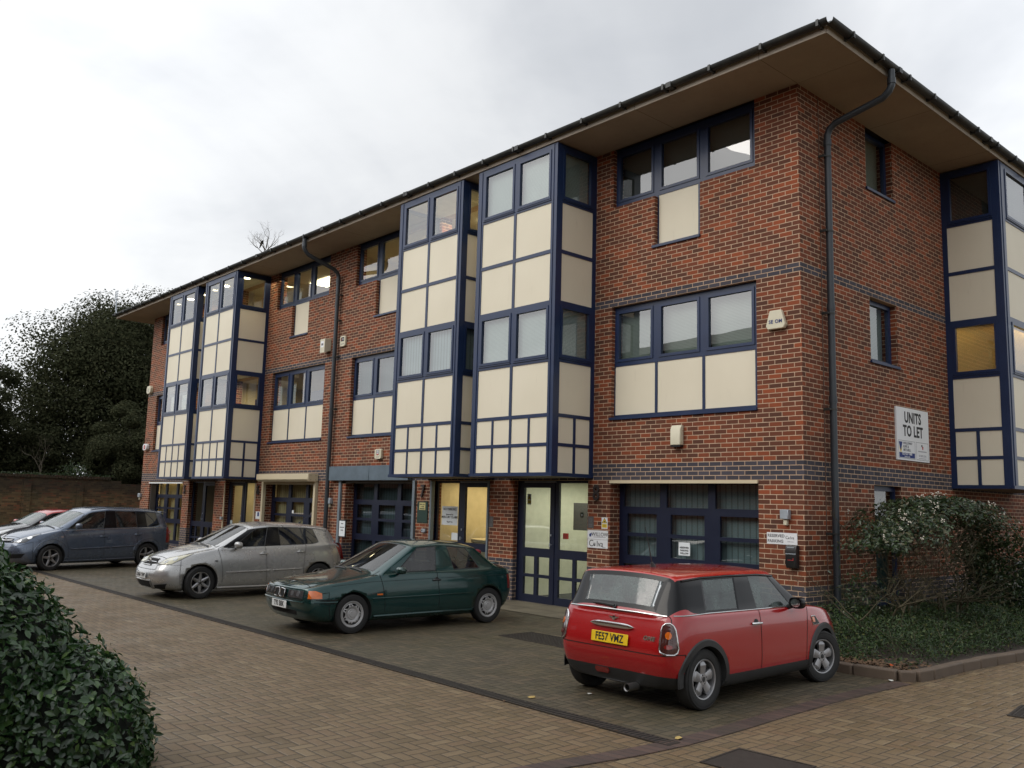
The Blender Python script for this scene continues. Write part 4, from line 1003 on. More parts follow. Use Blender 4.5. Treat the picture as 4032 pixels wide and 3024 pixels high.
K = 12
def section(c):
    xb, xm, xl, xt, zb, zl, zt, wb, wm, wl, wt = c[:11]
    crown = c[11] if len(c) > 11 else .03
    zm = zb+(zl-zb)*.52
    return [(xb,0,zb),(xb,.8*wb,zb),(xb,wb,zb+.015),((xb*.6+xm*.4),(wm*.93+wb*.07),zb+(zl-zb)*.17),(xm,wm,zm),(xm*.4+xl*.6,(wm*.55+wl*.45)+.006,zb+(zl-zb)*.84),
            (xl,wl,zl),(xl,wl-.025,zl+.012),(xt,wt+.008,zt-.034),(xt,wt-.055,zt-.004),(xt,.52*wt,zt+crown*.75),(xt,0,zt+crown)]
class Car:
    """body shell lofted from cross-sections; X forward, Y left, Z up, origin mid-wheelbase on the ground"""
    def __init__(s, name, spec, label, cat, loc, rz, scale=.93, group='cars parked in the bays'):
        s.sp = spec; s.root = thing(name, label, cat, loc, rz, group, scale)
        cols_ = spec['cols']; n = len(cols_)
        bm = bmesh.new(); V = {}
        for i, c in enumerate(cols_):
            for k, p in enumerate(section(c)):
                V[i, k, 1] = bm.verts.new(p)
                V[i, k, -1] = V[i, k, 1] if k in (0, K-1) else bm.verts.new((p[0], -p[1], p[2]))
        reg = spec['region']; REG = spec['regs']; s.REG = REG
        crease = bm.edges.layers.float.new('crease_edge'); spec['crease'] = list(spec.get('crease', []))+[(6,7,n-4,7,.55)]
        for i in range(n-1):
            for k in range(K-1):
                for sd in (1, -1):
                    a, b, c, d = V[i,k,sd], V[i,k+1,sd], V[i+1,k+1,sd], V[i+1,k,sd]
                    f = bm.faces.new((a, d, c, b) if sd > 0 else (a, b, c, d)); f.material_index = REG.index(reg(i, k)); f.smooth = True
        for (i, cap) in ((0, spec.get('capf', .03)), (n-1, -spec.get('capr', .03))):
            mid = {}
            for k in range(1, K-1):
                p = V[i,k,1].co; mid[k] = bm.verts.new((p.x+cap, 0, p.z))
            rg = REG.index(reg(-1 if i == 0 else n, 0))
            for sd in (1, -1):
                for k in range(1, K-2):
                    a, b = V[i,k,sd], V[i,k+1,sd]; q = (a, b, mid[k+1], mid[k])
                    f = bm.faces.new(q if (sd > 0) == (i == 0) else q[::-1]); f.material_index = REG.index(reg(-1 if i == 0 else n, k)); f.smooth = True
                for (k0, k1) in ((0, 1), (K-1, K-2)):
                    q = (V[i,k0,1], V[i,k1,sd], mid[k1]); f = bm.faces.new(q); f.material_index = rg; f.smooth = True
        bmesh.ops.recalc_face_normals(bm, faces=bm.faces)
        for (ia, ka, ib, kb, cr) in spec.get('crease', ()):
            for sd in (1, -1):
                if ia == ib:
                    for k in range(ka, kb):
                        e = bm.edges.get((V[ia,k,sd], V[ia,k+1,sd]));  
                        if e: e[crease] = cr
                else:
                    for i in range(ia, ib):
                        e = bm.edges.get((V[i,ka,sd], V[i+1,ka,sd]))
                        if e: e[crease] = cr
        me = bpy.data.meshes.new('cage'); bm.to_mesh(me); bm.free()
        for r in REG: me.materials.append(M['well'])
        o = bpy.data.objects.new('cage', me); COL.objects.link(o)
        m1 = o.modifiers.new('s', 'SUBSURF'); m1.levels = 2; m1.render_levels = 2
        cm = MB(); wi = REG.index('well')
        for (wx, wr) in spec['wheels']:
            for sd in (1, -1):
                prof = [(0,-.19),(wr*1.0,-.19),(wr,.19),(0,.19)]
                cm.lathe(prof, (wx, sd*(spec['W']/2-.10), spec['wr']+.01), 'y', 40, wi, False)
        cut = cm.build('cut', [M['well']]*len(REG))
        m2 = o.modifiers.new('b', 'BOOLEAN'); m2.operation = 'DIFFERENCE'; m2.object = cut; m2.solver = 'EXACT'
        try: m2.material_mode = 'INDEX'
        except Exception: pass
        bpy.context.view_layer.update()
        ev = o.evaluated_get(bpy.context.evaluated_depsgraph_get()); me2 = bpy.data.meshes.new_from_object(ev)
        bpy.data.objects.remove(o); bpy.data.objects.remove(cut)
        bm = bmesh.new(); bm.from_mesh(me2); bm.normal_update()
        s.bvh = BVHTree.FromBMesh(bm)
        # gaps between panels
        gap = MB(); seam_pairs = spec['panels']
        segs = []
        for e in bm.edges:
            if len(e.link_faces) == 2:
                a, b = (REG[min(f.material_index, len(REG)-1)] for f in e.link_faces)
                if a != b and a in seam_pairs and b in seam_pairs: segs.append(e)
        gap_faces = []
        for e in segs:
            p, q = e.verts; n_ = (p.normal+q.normal).normalized(); d = (q.co-p.co).normalized(); t_ = d.cross(n_)*.0042
            ext = d*.002
            gap.add([p.co+p.normal*.0025-t_-ext, q.co+q.normal*.0025-t_+ext, q.co+q.normal*.0025+t_+ext, p.co+p.normal*.0025+t_-ext], [(0,1,2,3)])
        # parts
        idx = {r: [] for r in REG}
        for f in bm.faces: idx[REG[min(f.material_index, len(REG)-1)]].append(f)
        s.parts = {}
        lin = MB()
        for r, fs in idx.items():
            if not fs: continue
            glassy = r in spec['glass']
            comps = []; left = set(fs)
            while left:
                st = [left.pop()]; comp = []
                while st:
                    f = st.pop(); comp.append(f)
                    for e in f.edges:
                        for g_ in e.link_faces:
                            if g_ in left: left.discard(g_); st.append(g_)
                comps.append(comp)
            for fs in comps:
                vm = {}; vs = []; ns = []; faces = []
                for f in fs:
                    ff = []
                    for v in f.verts:
                        if v.index not in vm: vm[v.index] = len(vs); vs.append(v.co.copy()); ns.append(v.normal.copy())
                        ff.append(vm[v.index])
                    faces.append(ff)
                if len(faces) < 4: continue
                pm = bpy.data.meshes.new(r); pm.from_pydata(vs, [], faces)
                if glassy:
                    b2 = bmesh.new(); b2.from_mesh(pm)
                    res = bmesh.ops.inset_region(b2, faces=list(b2.faces), thickness=spec.get('seals', {}).get(r, spec.get('seal', .016)), depth=-.003, use_boundary=True, use_even_offset=True)
                    ring = set(res['faces']); rm = MB()
                    for f in ring: rm.add([v.co for v in f.verts], [tuple(range(len(f.verts)))], 0, True)
                    bmesh.ops.delete(b2, geom=list(ring), context='FACES')
                    for f in b2.faces: f.smooth = True
                    b2.to_mesh(pm); b2.free()
                    nm, mt = spec['glass'][r]
                    pm.materials.clear(); pm.materials.append(mt)
                    po = bpy.data.objects.new(nm, pm); COL.objects.link(po); po.parent = s.root
                    rm.build('window_seal', M['gloss'] if spec.get('glossseal') else M['trim'], po)
                else:
                    for p in pm.polygons: p.use_smooth = True
                    nm, mt = spec['mats'][r]
                    pm.materials.clear(); pm.materials.append(mt)
                    try: pm.normals_split_custom_set_from_vertices([tuple(x) for x in ns])
                    except Exception as ex: print('normals', ex)
                    po = bpy.data.objects.new(nm, pm); COL.objects.link(po); po.parent = s.root
                    if r != 'well':
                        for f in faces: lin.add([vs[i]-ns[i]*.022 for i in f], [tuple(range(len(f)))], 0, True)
            s.parts[r] = po
        bm.free()
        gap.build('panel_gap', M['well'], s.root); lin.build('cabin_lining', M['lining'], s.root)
    # ---- surface tools
    def ray(s, o, d):
        h = s.bvh.ray_cast(Vector(o), Vector(d).normalized()); return (h[0], h[1]) if h[0] is not None else (None, None)
    def basis(s, d):
        d = Vector(d).normalized(); up = Vector((0,0,1)); r = d.cross(up).normalized(); u = r.cross(d).normalized(); return d, r, u
    def patch(s, name, poly, d, mat, off=.006, parent=None, origin=(0,0,0), cuts=3, skirt=.012):
        """outline drawn in the plane facing direction d (u right, v up as seen looking along d), laid on the body"""
        d, r, u = s.basis(d); O = Vector(origin)
        bm = bmesh.new(); vs = [bm.verts.new((a, b, 0)) for a, b in poly]; bm.faces.new(vs)
        bmesh.ops.triangulate(bm, faces=bm.faces); bmesh.ops.subdivide_edges(bm, edges=bm.edges, cuts=cuts, use_grid_fill=True)
        bm.verts.ensure_lookup_table(); ok = True; last = None
        pos = {}
        for v in bm.verts:
            src = O+r*v.co.x+u*v.co.y-d*4
            h, n = s.ray(src, d)
            pos[v.index] = (h, n)
        hs = [h for h, n in pos.values() if h is not None]
        if not hs: bm.free(); return None
        md = sorted((h-O).dot(d) for h in hs)[len(hs)//2]
        bm.verts.index_update()
        bnd = [e for e in bm.edges if e.is_boundary]
        P3 = {}
        for v in bm.verts:
            h, n = pos[v.index]; q = O+r*v.co.x+u*v.co.y
            if h is None or abs((h-O).dot(d)-md) > .30: h = q+d*md; n = -d
            P3[v.index] = (h, n)
        mb = MB()
        ids = {v.index: i for i, v in enumerate(bm.verts)}
        allv = [P3[v.index][0]-d*off for v in bm.verts]
        mb.add(allv, [tuple(ids[v.index] for v in f.verts) for f in bm.faces], 0, True)
        for e in bnd:
            a, b = e.verts; pa, pb_ = P3[a.index][0], P3[b.index][0]
            mb.add([pa-d*off, pb_-d*off, pb_+d*skirt, pa+d*skirt], [(0,1,2,3)], 0, False)
        bm.free()
        return mb.build(name, mat, parent or s.root, sharp=50)
    def line(s, name, pts, d, mat, r=.006, off=.002, parent=None, origin=(0,0,0), closed=False, n=24, rise=0):
        d, rr, u = s.basis(d); O = Vector(origin); out = []
        seg = list(pts)+([pts[0]] if closed else [])
        for i in range(len(seg)-1):
            a, b = Vector(seg[i]), Vector(seg[i+1]); m = max(1, int((b-a).length/.05))
            for k in range(m): out.append(a.lerp(b, k/m))
        if not closed: out.append(Vector(seg[-1]))
        P = []
        for q in out:
            h, nn = s.ray(O+rr*q.x+u*q.y-d*4, d)
            if h is None: continue
            P.append(h-d*off)
        if len(P) < 2: return None
        mb = MB(); mb.tube(P, r, 8, closed=closed); return mb.build(name, mat, parent or s.root)
    def at(s, a, b, d, off=0, origin=(0,0,0)):
        d, rr, u = s.basis(d); h, n = s.ray(Vector(origin)+rr*a+u*b-d*4, d); return (h-d*off) if h is not None else None
    def plate(s, txt, front, z, mat, w=.52, h=.11, off=.02, tilt=0):
        d = Vector((-1,0,0)) if front else Vector((1,0,0)); p = s.at(0, z, d, off)
        mb = MB(); mb.box(-w/2, w/2, -.006, .0, -h/2, h/2); o = mb.build('number_plate', mat, s.root, bevel=.003)
        o.location = p; o.rotation_euler = (-tilt if front else tilt, 0, PI/2 if front else -PI/2)
        me = text_mesh(txt, h*.98, bold=.0022, extrude=.001, xs=.80); me.materials.clear(); me.materials.append(M['ink'])
        t_ = bpy.data.objects.new('lettering', me); COL.objects.link(t_); t_.parent = o; t_.location = (0, -.0075, 0); t_.rotation_euler = (PI/2, 0, 0)
        return o
    def wheels(s, style, steer=0, tyre_w=.195, rim=.66):
        R = s.sp['wr']
        proto = None
        for i, (wx, wr) in enumerate(s.sp['wheels']):
            for sd in (1, -1):
                y = sd*(s.sp['track']/2)
                if proto is None: proto = make_wheel(s.root, R, tyre_w, rim, style); o = proto
                else: o = copy_tree(proto, s.root)
                o.location = (wx, y, R); rz = (PI if sd > 0 else 0)
                if wx > 0: rz += steer
                o.rotation_euler = (0, 0, rz); o.rotation_mode = 'XYZ'
    def seats(s, xs, z=.50, col='seat', rear=None):
        for x in xs:
            for y in (-.36, .36):
                m_ = MB(); m_.box(x-.22, x+.26, y-.23, y+.23, z-.16, z)
                m_.add([(x-.20,y-.22,z-.05),(x-.20,y+.22,z-.05),(x-.06,y+.22,z-.02),(x-.06,y-.22,z-.02),(x-.40,y-.19,z+.50),(x-.40,y+.19,z+.50),(x-.30,y+.19,z+.53),(x-.30,y-.19,z+.53)], [(0,3,2,1),(4,5,6,7),(0,1,5,4),(1,2,6,5),(2,3,7,6),(3,0,4,7)])
                m_.box(x-.44, x-.33, y-.12, y+.12, z+.56, z+.74); m_.build('seat', M[col], s.root, bevel=.04, seg=2)
        c = [q for q in s.sp['cols']]; xw = s.sp.get('dash', .7)
        m_ = MB(); m_.box(xw-.30, xw+.15, -.6, .6, z+.12, z+.30); m_.build('dashboard', M['lining'], s.root, bevel=.04)
        m_ = MB(); m_.lathe([(.17,-.012),(.182,0),(.17,.012),(.158,0),(.17,-.012)], (0,0,0), 'z', 24); m_.box(-.16,.16,-.02,.02,-.006,.006); w_ = m_.build('steering_wheel', M['lining'], s.root); w_.location = (xw-.42, -.36, z+.30); w_.rotation_euler = (0, -R_(65), 0)

def make_wheel(parent, R, tw, rim, style):
    """wheel facing -Y (outer face at y=-tw/2)"""
    root = bpy.data.objects.new('wheel', None); COL.objects.link(root); root.parent = parent; root.empty_display_size = .1
    h = tw/2; rr = R*rim
    t = MB(); t.lathe([(rr-.004,h*.75),(rr+.01,h*.92),((R+rr)/2,h*1.0),(R-.025,h*.94),(R-.006,h*.78),(R,h*.5),(R,0),(R,-h*.5),(R-.006,-h*.78),(R-.025,-h*.94),((R+rr)/2,-h*1.0),(rr+.01,-h*.92),(rr-.004,-h*.75)], (0,0,0), 'y', 48)
    for k in range(5):                     # tread grooves and rim line on the side wall
        pass
    t.lathe([((R+rr)/2+.02,-h*1.005),((R+rr)/2+.026,-h*1.02),((R+rr)/2+.032,-h*1.0)], (0,0,0), 'y', 48)
    t.build('tyre', M['tyre'], root)
    al = M['alloydull'] if style == 'cap7' else M['alloy']
    b = MB()
    b.lathe([(rr+.004,-h*.80),(rr-.004,-h*.90),(rr-.016,-h*.86),(rr-.022,-h*.6),(rr-.03,h*.5)], (0,0,0), 'y', 48)
    yo = -h*.80
    def spoke(a, w0, w1, r0, r1, y0, y1, th=.03, ridge=.008):
        ca, sa = math.cos(a), math.sin(a); nseg = 5; vs = []; 
        for i in range(nseg+1):
            f = i/nseg; r = r0+(r1-r0)*f; w = w0+(w1-w0)*f+(.25*(w1-w0) if False else 0); y = y0+(y1-y0)*f
            for (q, yy) in ((-w, y+th), (-w, y), (-w*.45, y-ridge), (w*.45, y-ridge), (w, y), (w, y+th)): vs.append((r*ca-q*sa, yy, r*sa+q*ca))
        fs = []
        for i in range(nseg):
            for k in range(6): fs.append((6*i+k, 6*i+(k+1)%6, 6*i+6+(k+1)%6, 6*i+6+k))
        b.add(vs, fs, 0, False)
    if style == 'mini5':
        for k in range(5): spoke(PI/2+k*2*PI/5, .040, .052, .045, rr-.06, yo+.012, yo+.004); spoke(PI/2+k*2*PI/5, .052, .030, rr-.062, rr-.018, yo+.004, yo+.02)
        b.lathe([(.0,yo+.0),(.055,yo+.0),(.065,yo+.012),(.065,yo+.05)], (0,0,0), 'y', 24)
    elif style == 'star5':
        for k in range(5): spoke(PI/2+.2+k*2*PI/5, .034, .022, .05, rr-.012, yo+.02, yo+.004)
        b.lathe([(.0,yo+.008),(.045,yo+.008),(.07,yo+.02),(.07,yo+.06)], (0,0,0), 'y', 24)
    elif style == 'star6':
        for k in range(6): spoke(PI/2+k*2*PI/6, .038, .020, .04, rr-.012, yo+.022, yo+.004, ridge=.014)
        b.lathe([(.0,yo+.008),(.04,yo+.008),(.06,yo+.02),(.06,yo+.06)], (0,0,0), 'y', 24)
    elif style == 'cap7':                  # pressed cover with seven openings and short slots
        N = 14; r_in, r_out = .085, rr-.035
        b.lathe([(.0,yo-.012),(.045,yo-.012),(.05,yo-.004),(.078,yo-.004),(.085,yo+.004)], (0,0,0), 'y', 28)
        b.lathe([(rr-.036,yo+.006),(rr-.018,yo-.004),(rr-.004,yo+.004)], (0,0,0), 'y', 48)
        steps = 14*12
        def open_(a, f):
            q = (a/(2*PI)*7) % 1; 
            if abs(q-.5) < .33 and .50 < f < .95 and ((q-.5)/.33)**2+((f-.95)/.45)**2*1 < 1.0: return True
            q2 = min(q, 1-q)
            return q2 < .075 and .50 < f < .85
        NR = 14; vs = []; 
        for i in range(NR+1):
            f = i/NR; r = r_in+(r_out-r_in)*f; y = yo+.004-.014*math.sin(PI*f)
            for k in range(steps): a = 2*PI*k/steps; vs.append((r*math.cos(a), y, r*math.sin(a)))
        fs = []
        for i in range(NR):
            for k in range(steps):
                if not open_(2*PI*(k+.5)/steps, (i+.5)/NR): fs.append((i*steps+k, i*steps+(k+1)%steps, (i+1)*steps+(k+1)%steps, (i+1)*steps+k))
        b.add(vs, fs, 0, True)
    b.build('rim', al, root, bevel=.0)
    d = MB(); d.lathe([(.0,h*.1),(rr-.02,h*.1)], (0,0,0), 'y', 32); d.lathe([(.0,yo+.07),(rr*.62,yo+.07),(rr*.62,yo+.09),(.0,yo+.09)], (0,0,0), 'y', 32); d.build('brake_disc', M['well'], root)
    d = MB(); d.lathe([(.0,yo-.004),(.026,yo-.002),(.028,yo+.01)], (0,0,0), 'y', 20)
    if style in ('mini5','star5','star6'):
        for k in range(4 if style == 'mini5' else 5):
            a = 2*PI*k/(4 if style == 'mini5' else 5)+.4; d.lathe([(.0,yo-.001),(.009,yo-.001),(.009,yo+.02)], (.047*math.cos(a),0,.047*math.sin(a)), 'y', 8)
    d.build('hub_cap', M['trim'] if style != 'cap7' else M['inkblue'], root)
    return root

def mirror_part(car, x, y, z, mat, sd, w=.20, h=.13, rot=0):
    m_ = MB(); n = 10; vs = []
    prof = [(0,.88,.88),(.012,.96,.96),(.03,.95,.95),(.055,1,1),(.08,.97,.97),(.105,.75,.75),(.12,.3,.35)]
    rings = []
    for (dx, sx, sz) in prof:
        rings.append([(dx-.02, math.copysign(abs(math.cos(2*PI*k/16))**.7, math.cos(2*PI*k/16))*w/2*sx, math.copysign(abs(math.sin(2*PI*k/16))**.7, math.sin(2*PI*k/16))*h/2*sz) for k in range(16)])
    vs = [p for r in rings for p in r]; fs = []
    for i in range(len(rings)-1):
        for k in range(16): fs.append((16*i+k, 16*i+(k+1)%16, 16*i+16+(k+1)%16, 16*i+16+k))
    fs += [tuple(range(16)), tuple(16*(len(rings)-1)+k for k in range(16))[::-1]]
    m_.add(vs, fs, 0, True); o = m_.build('door_mirror', mat, car.root); o.location = (x, y, z); o.rotation_euler = (0, 0, rot)
    g = MB(); g.lathe([(0,0),(.72,0)], (-.0215,0,0), 'x', 16); g_ = g.build('mirror_glass', M['chrome'], o); g_.scale = (1, w*.46, h*.46)
    a = MB(); a.tube([(0,0,-.02),(.02,-sd*(w*.65),-.055)], [.022,.03], 8); a.build('mirror_arm', M['trim'], o)
    return o
def handle(car, x, z, sd, mat, w=.17, cup=True):
    p = car.at(*((x if sd < 0 else -x), z), (0, -sd, 0), 0)
    d = Vector((0,-sd,0)); dd, r, u = car.basis(d)
    p = car.at((Vector((x,0,0))).dot(r), z, d, 0)
    if p is None: return
    m_ = MB(); y = p.y; q = sd
    m_.tube([(p.x-w/2, y+q*.004, z), (p.x-w/2+.02, y+q*.030, z+.002), (p.x, y+q*.036, z+.004), (p.x+w/2-.02, y+q*.030, z+.002), (p.x+w/2, y+q*.004, z)], [.013,.015,.015,.015,.013], 10)
    o = m_.build('door_handle', mat, car.root)
    if cup:
        c = MB(); c.lathe([(0,q*.002),(.045,q*.002),(.05,-q*.01)], (p.x, y, z), 'y', 20); c.build('handle_recess', M['trim'] if cup == 1 else mat, o)
def sidecoords(x, sd):                     # u coordinate for a point at X=x in a view facing the side sd
    return x*(1 if sd < 0 else -1)
# columns: x_bot, x_mid, x_belt, x_top, z_bot, z_belt, z_top, w_bot, w_mid, w_belt, w_top, crown
REGS = ['body','bonnet','front_bumper','rear_bumper','door','door_b','tailgate','roof','pillar','windscreen','rear_window','side_a','side_b','side_c','sill','well']
def mats(p, roof=None, pillar=None, bumper=None, bumper_r=None, sill=None):
    return {'body': ('body', p), 'bonnet': ('bonnet', p), 'front_bumper': ('front_bumper', bumper or p), 'rear_bumper': ('rear_bumper', bumper_r or bumper or p), 'door': ('door', p), 'door_b': ('rear_door', p),
            'tailgate': ('tailgate', p), 'roof': ('roof', roof or p), 'pillar': ('window_pillar', pillar or p), 'sill': ('sill', sill or p), 'well': ('wheel_arch_liner', M['well'])}
def glz(ws, rw, a, b, c): return {'windscreen': ('windscreen', ws), 'rear_window': ('rear_window', rw), 'side_a': ('side_window', a), 'side_b': ('side_window', b), 'side_c': ('quarter_window', c)}
PANELS = {'body','bonnet','front_bumper','rear_bumper','door','door_b','tailgate','roof'}
def side(sd): return (0, -sd, 0)

# ---------------------------------------------------------------- red three-door hatchback (rear towards the road)
red = paint('red car paint', (.33,.006,.008), .0, .24); redtop = paint('bright red roof paint', (.42,.014,.008), .0, .22)
C3 = [
 (1.74,1.87,1.80,1.76,.24,.70,.745,.40,.46,.42,.30,.01),
 (1.62,1.80,1.70,1.67,.18,.76,.81,.62,.70,.63,.46,.02),
 (1.42,1.50,1.45,1.45,.16,.845,.885,.74,.815,.735,.58,.035),
 (1.18,1.18,1.18,1.18,.16,.885,.93,.78,.84,.775,.62,.04),
 (.82,.82,.93,.93,.16,.905,.96,.79,.84,.79,.65,.035),
 (.78,.78,.86,.82,.16,.91,.975,.79,.84,.795,.70,.03),
 (.74,.74,.82,.34,.16,.912,1.325,.79,.84,.795,.625,.03),
 (.72,.72,.74,.30,.16,.914,1.335,.79,.84,.795,.64,.03),
 (-.36,-.36,-.36,-.30,.16,.925,1.35,.79,.842,.80,.655,.03),
 (-.46,-.46,-.40,-.34,.16,.926,1.35,.79,.842,.80,.655,.03),
 (-1.16,-1.16,-1.27,-1.20,.16,.935,1.345,.79,.842,.795,.65,.03),
 (-1.38,-1.40,-1.44,-1.43,.18,.94,1.335,.77,.835,.785,.64,.03),
 (-1.50,-1.56,-1.56,-1.50,.19,.94,1.32,.74,.815,.765,.63,.025),
 (-1.60,-1.72,-1.66,-1.665,.20,.935,.965,.68,.77,.705,.60,.01),
 (-1.68,-1.80,-1.70,-1.685,.22,.885,.93,.55,.66,.61,.545,.005),
]
def reg3(i, k):
    if k <= 2: return 'sill'
    if i < 0: return 'front_bumper' if k < 5 else 'bonnet'
    if i >= 14: return 'rear_bumper' if k <= 3 else 'tailgate'
    if i < 2 and k <= 4: return 'front_bumper'
    if k >= 7:
        if i <= 4: return 'bonnet' if k >= 8 else 'body'
        if i == 5: return 'windscreen' if k >= 9 else 'pillar'
        if k == 7:
            if i == 6: return 'pillar'
            if i == 7: return 'side_a'
            if i == 8: return 'pillar'
            if i == 9: return 'side_b'
            return 'pillar' if i <= 12 else 'tailgate'
        if i <= 11: return 'roof'
        if i == 12: return 'rear_window' if k >= 9 else 'pillar'
        return 'tailgate'
    if 5 <= i <= 7 and k >= 3: return 'door'
    if i >= 13: return 'tailgate' if k >= 4 else 'rear_bumper'
    if i == 12 and k == 3: return 'rear_bumper'
    return 'body'
spec = dict(seals={'rear_window': .05, 'side_b': .028, 'windscreen': .04, 'side_a': .012}, cols=C3, region=reg3, regs=REGS, wheels=[(1.2335,.335),(-1.2335,.335)], W=1.683, wr=.305, track=1.45, panels=PANELS, capf=.05, capr=-.0-.02, dash=.75, seal=.02, glossseal=True,
    mats=mats(red, redtop, M['gloss'], None, None, M['trim']), glass=glz(M['carfog'], M['carfog'], M['carfog'], M['carfog'], M['carfog']),
    crease=[(0,6,14,6,.35),(5,8,5,11,.7),(6,8,6,11,.6),(12,8,12,11,.9),(13,7,13,11,.6),(6,8,12,8,.7),(6,9,12,9,.5),(14,1,14,11,.3)])
mini = Car('red', spec, 'red three door hatchback parked nose in beside the shrub bed, seen from behind', 'car', (0.89, -3.68, G), R_(91), .95)
mini.wheels('mini5', R_(-14), .185, .66); mini.seats([.05, -.95], .52)
c = mini
# wheel arch flares
for (wx, _) in spec['wheels']:
    for sd in (1, -1):
        m_ = MB(); N = 26; r0, r1 = .335, .405; vs = []; a0, a1 = R_(-8), R_(188)
        for i in range(N+1):
            a = a0+(a1-a0)*i/N
            for (r, lift) in ((r0-.01, -.05), (r0, .018), (r1-.012, .016), (r1, -.002)):
                x, z = wx+r*math.cos(a), .305+r*math.sin(a); rc = max(r, r1-.0)
                h, n = c.ray((wx+(r1)*math.cos(a), sd*3, max(.2, .305+r1*math.sin(a))), (0,-sd,0)); yy = (h.y if h is not None else sd*.8)
                yy = sd*min(max(abs(yy), .775), .845); vs.append((x, yy+sd*lift, max(z, .17)))
        m_.add(vs, [(4*i+k, 4*i+k+1, 4*i+5+k, 4*i+4+k) for i in range(N) for k in range(3)], 0, True); m_.build('wheel_arch_trim', M['trim'], c.root)
# lower bumper skirt
for sd in (1, -1):
    c.line('chrome_strip', [(sidecoords(x, sd), z) for x, z in ((.74,.930),(.2,.938),(-.4,.944),(-1.1,.952),(-1.62,.948))], side(sd), M['chrome'], .007, .004)
    q = [(-1.50,.60),(-1.66,.58),(-1.69,.62),(-1.66,.80),(-1.60,.865),(-1.53,.87),(-1.49,.80)]
c.line('chrome_strip', [(-.66,.942),(-.3,.95),(.3,.95),(.66,.942)], (1,0,0), M['chrome'], .008, .006)
for sd in (1, -1): c.line('roof_edge_strip', [(sidecoords(x, sd), z) for x, z in ((.36,1.275),(0,1.30),(-.6,1.308),(-1.1,1.302),(-1.42,1.28))], side(sd), M['gloss'], .013, .0)
for sd in (1, -1):
    d = Vector((1, -sd*.75, 0)).normalized(); dd, r, u = c.basis(d); ctr = Vector((-1.64, sd*.66, .74)); cu = ctr.dot(r)
    out = [(cu+a, .74+b) for a, b in ((-.06,-.15),(-.02,-.16),(.06,-.16),(.09,-.14),(.10,-.10),(.085,0),(.07,.08),(.05,.12),(.015,.14),(-.025,.135),(-.055,.11),(-.072,.06),(-.085,-.04),(-.09,-.11),(-.08,-.14))]
    if sd > 0: out = [(cu-(a-cu), b) for a, b in out][::-1]
    l = c.patch('tail_light', out, d, M['darkredlens'], .014, cuts=4)
    c.line('chrome_ring', out, d, M['chrome'], .009, .012, l, closed=True)
    ii = [(cu+.034*math.cos(a), .765+.036*math.sin(a)) for a in [2*PI*k/16 for k in range(16)]]; c.patch('indicator_lens', ii, d, M['amber'], .020, l, cuts=2)
    ii = [(cu+.045*math.cos(a), .655+.022*math.sin(a)) for a in [2*PI*k/16 for k in range(16)]]; c.patch('reverse_lens', ii, d, M['redlens'], .018, l, cuts=2)
h_ = MB(); p0 = c.at(0, .775, (1,0,0), .0)
vs = []
for i in range(15):
    y = -.30+.60*i/14; f = 1-abs((i-7)/7)**6; pp = c.at(-y, .79, (1,0,0), 0) or p0
    for k in range(8): a = 2*PI*k/8; vs.append((pp.x-.022-.02*f*math.cos(a)-.0, y, .795+.030*f*math.sin(a)))
h_.add(vs, [(8*i+k, 8*i+(k+1)%8, 8*i+8+(k+1)%8, 8*i+8+k) for i in range(14) for k in range(8)], 0, True); h_.build('tailgate_handle', M['chrome'], c.root)
c.plate('FE57 VMZ', False, .665, M['plateY'], .50, .11, .022, -R_(6))
p = c.at(0, .865, (1,0,0), .012)
m_ = MB(); m_.lathe([(0,-.01),(.022,-.008),(.024,0)], (0,0,0), 'x', 20); m_.prism([(-.022,-.008),(-.075,.012),(-.065,.016),(-.02,.008),(.02,.008),(.065,.016),(.075,.012),(.022,-.008)], -.004, 0, 'x'); b_ = m_.build('badge', M['chrome'], c.root); b_.location = p
t_ = put_text('ONE', .060, c.at(.50, .715, (1,0,0), .006), (PI/2, 0, -PI/2), M['chrome'], c.root, name='badge_lettering', bold=.002, extrude=.003, xs=1.1, shear=.3)
c.patch('fog_lamp', [(-.15-.075,.285),(-.15+.075,.285),(-.15+.095,.315),(-.15+.075,.345),(-.15-.075,.345),(-.15-.095,.315)], (1,0,0), M['redlens'], .016)
m_ = MB(); m_.lathe([(.030,-.04),(.038,-.05),(.038,.12),(.030,.12),(.030,-.04)], (-1.78,-.28,.21), 'x', 20); m_.build('exhaust', M['metaldull'], c.root)
m_ = MB(); m_.tube([(0,0,0),(.0,.20,.012),(.0,.30,.01)], [.016,.012,.01], 8); m_.tube([(0,0,0),(.02,0,-.03)], .022, 10); b_ = m_.build('rear_wiper', M['trim'], c.root)
p = c.at(-.02, .985, (1,0,0), .018); b_.location = p; b_.rotation_euler = (0,-.3,0)
p = c.at(-.0, 0, (0,0,-1), 0) if False else None
h_, n_ = c.ray((-1.05,0,3),(0,0,-1)); m_ = MB(); m_.tube([(0,0,0),(-.02,0,.05)], [.035,.014], 10); m_.tube([(-.02,0,.05),(-.14,0,.44)], [.006,.0035], 6); b_ = m_.build('aerial', M['trim'], c.root); b_.location = h_
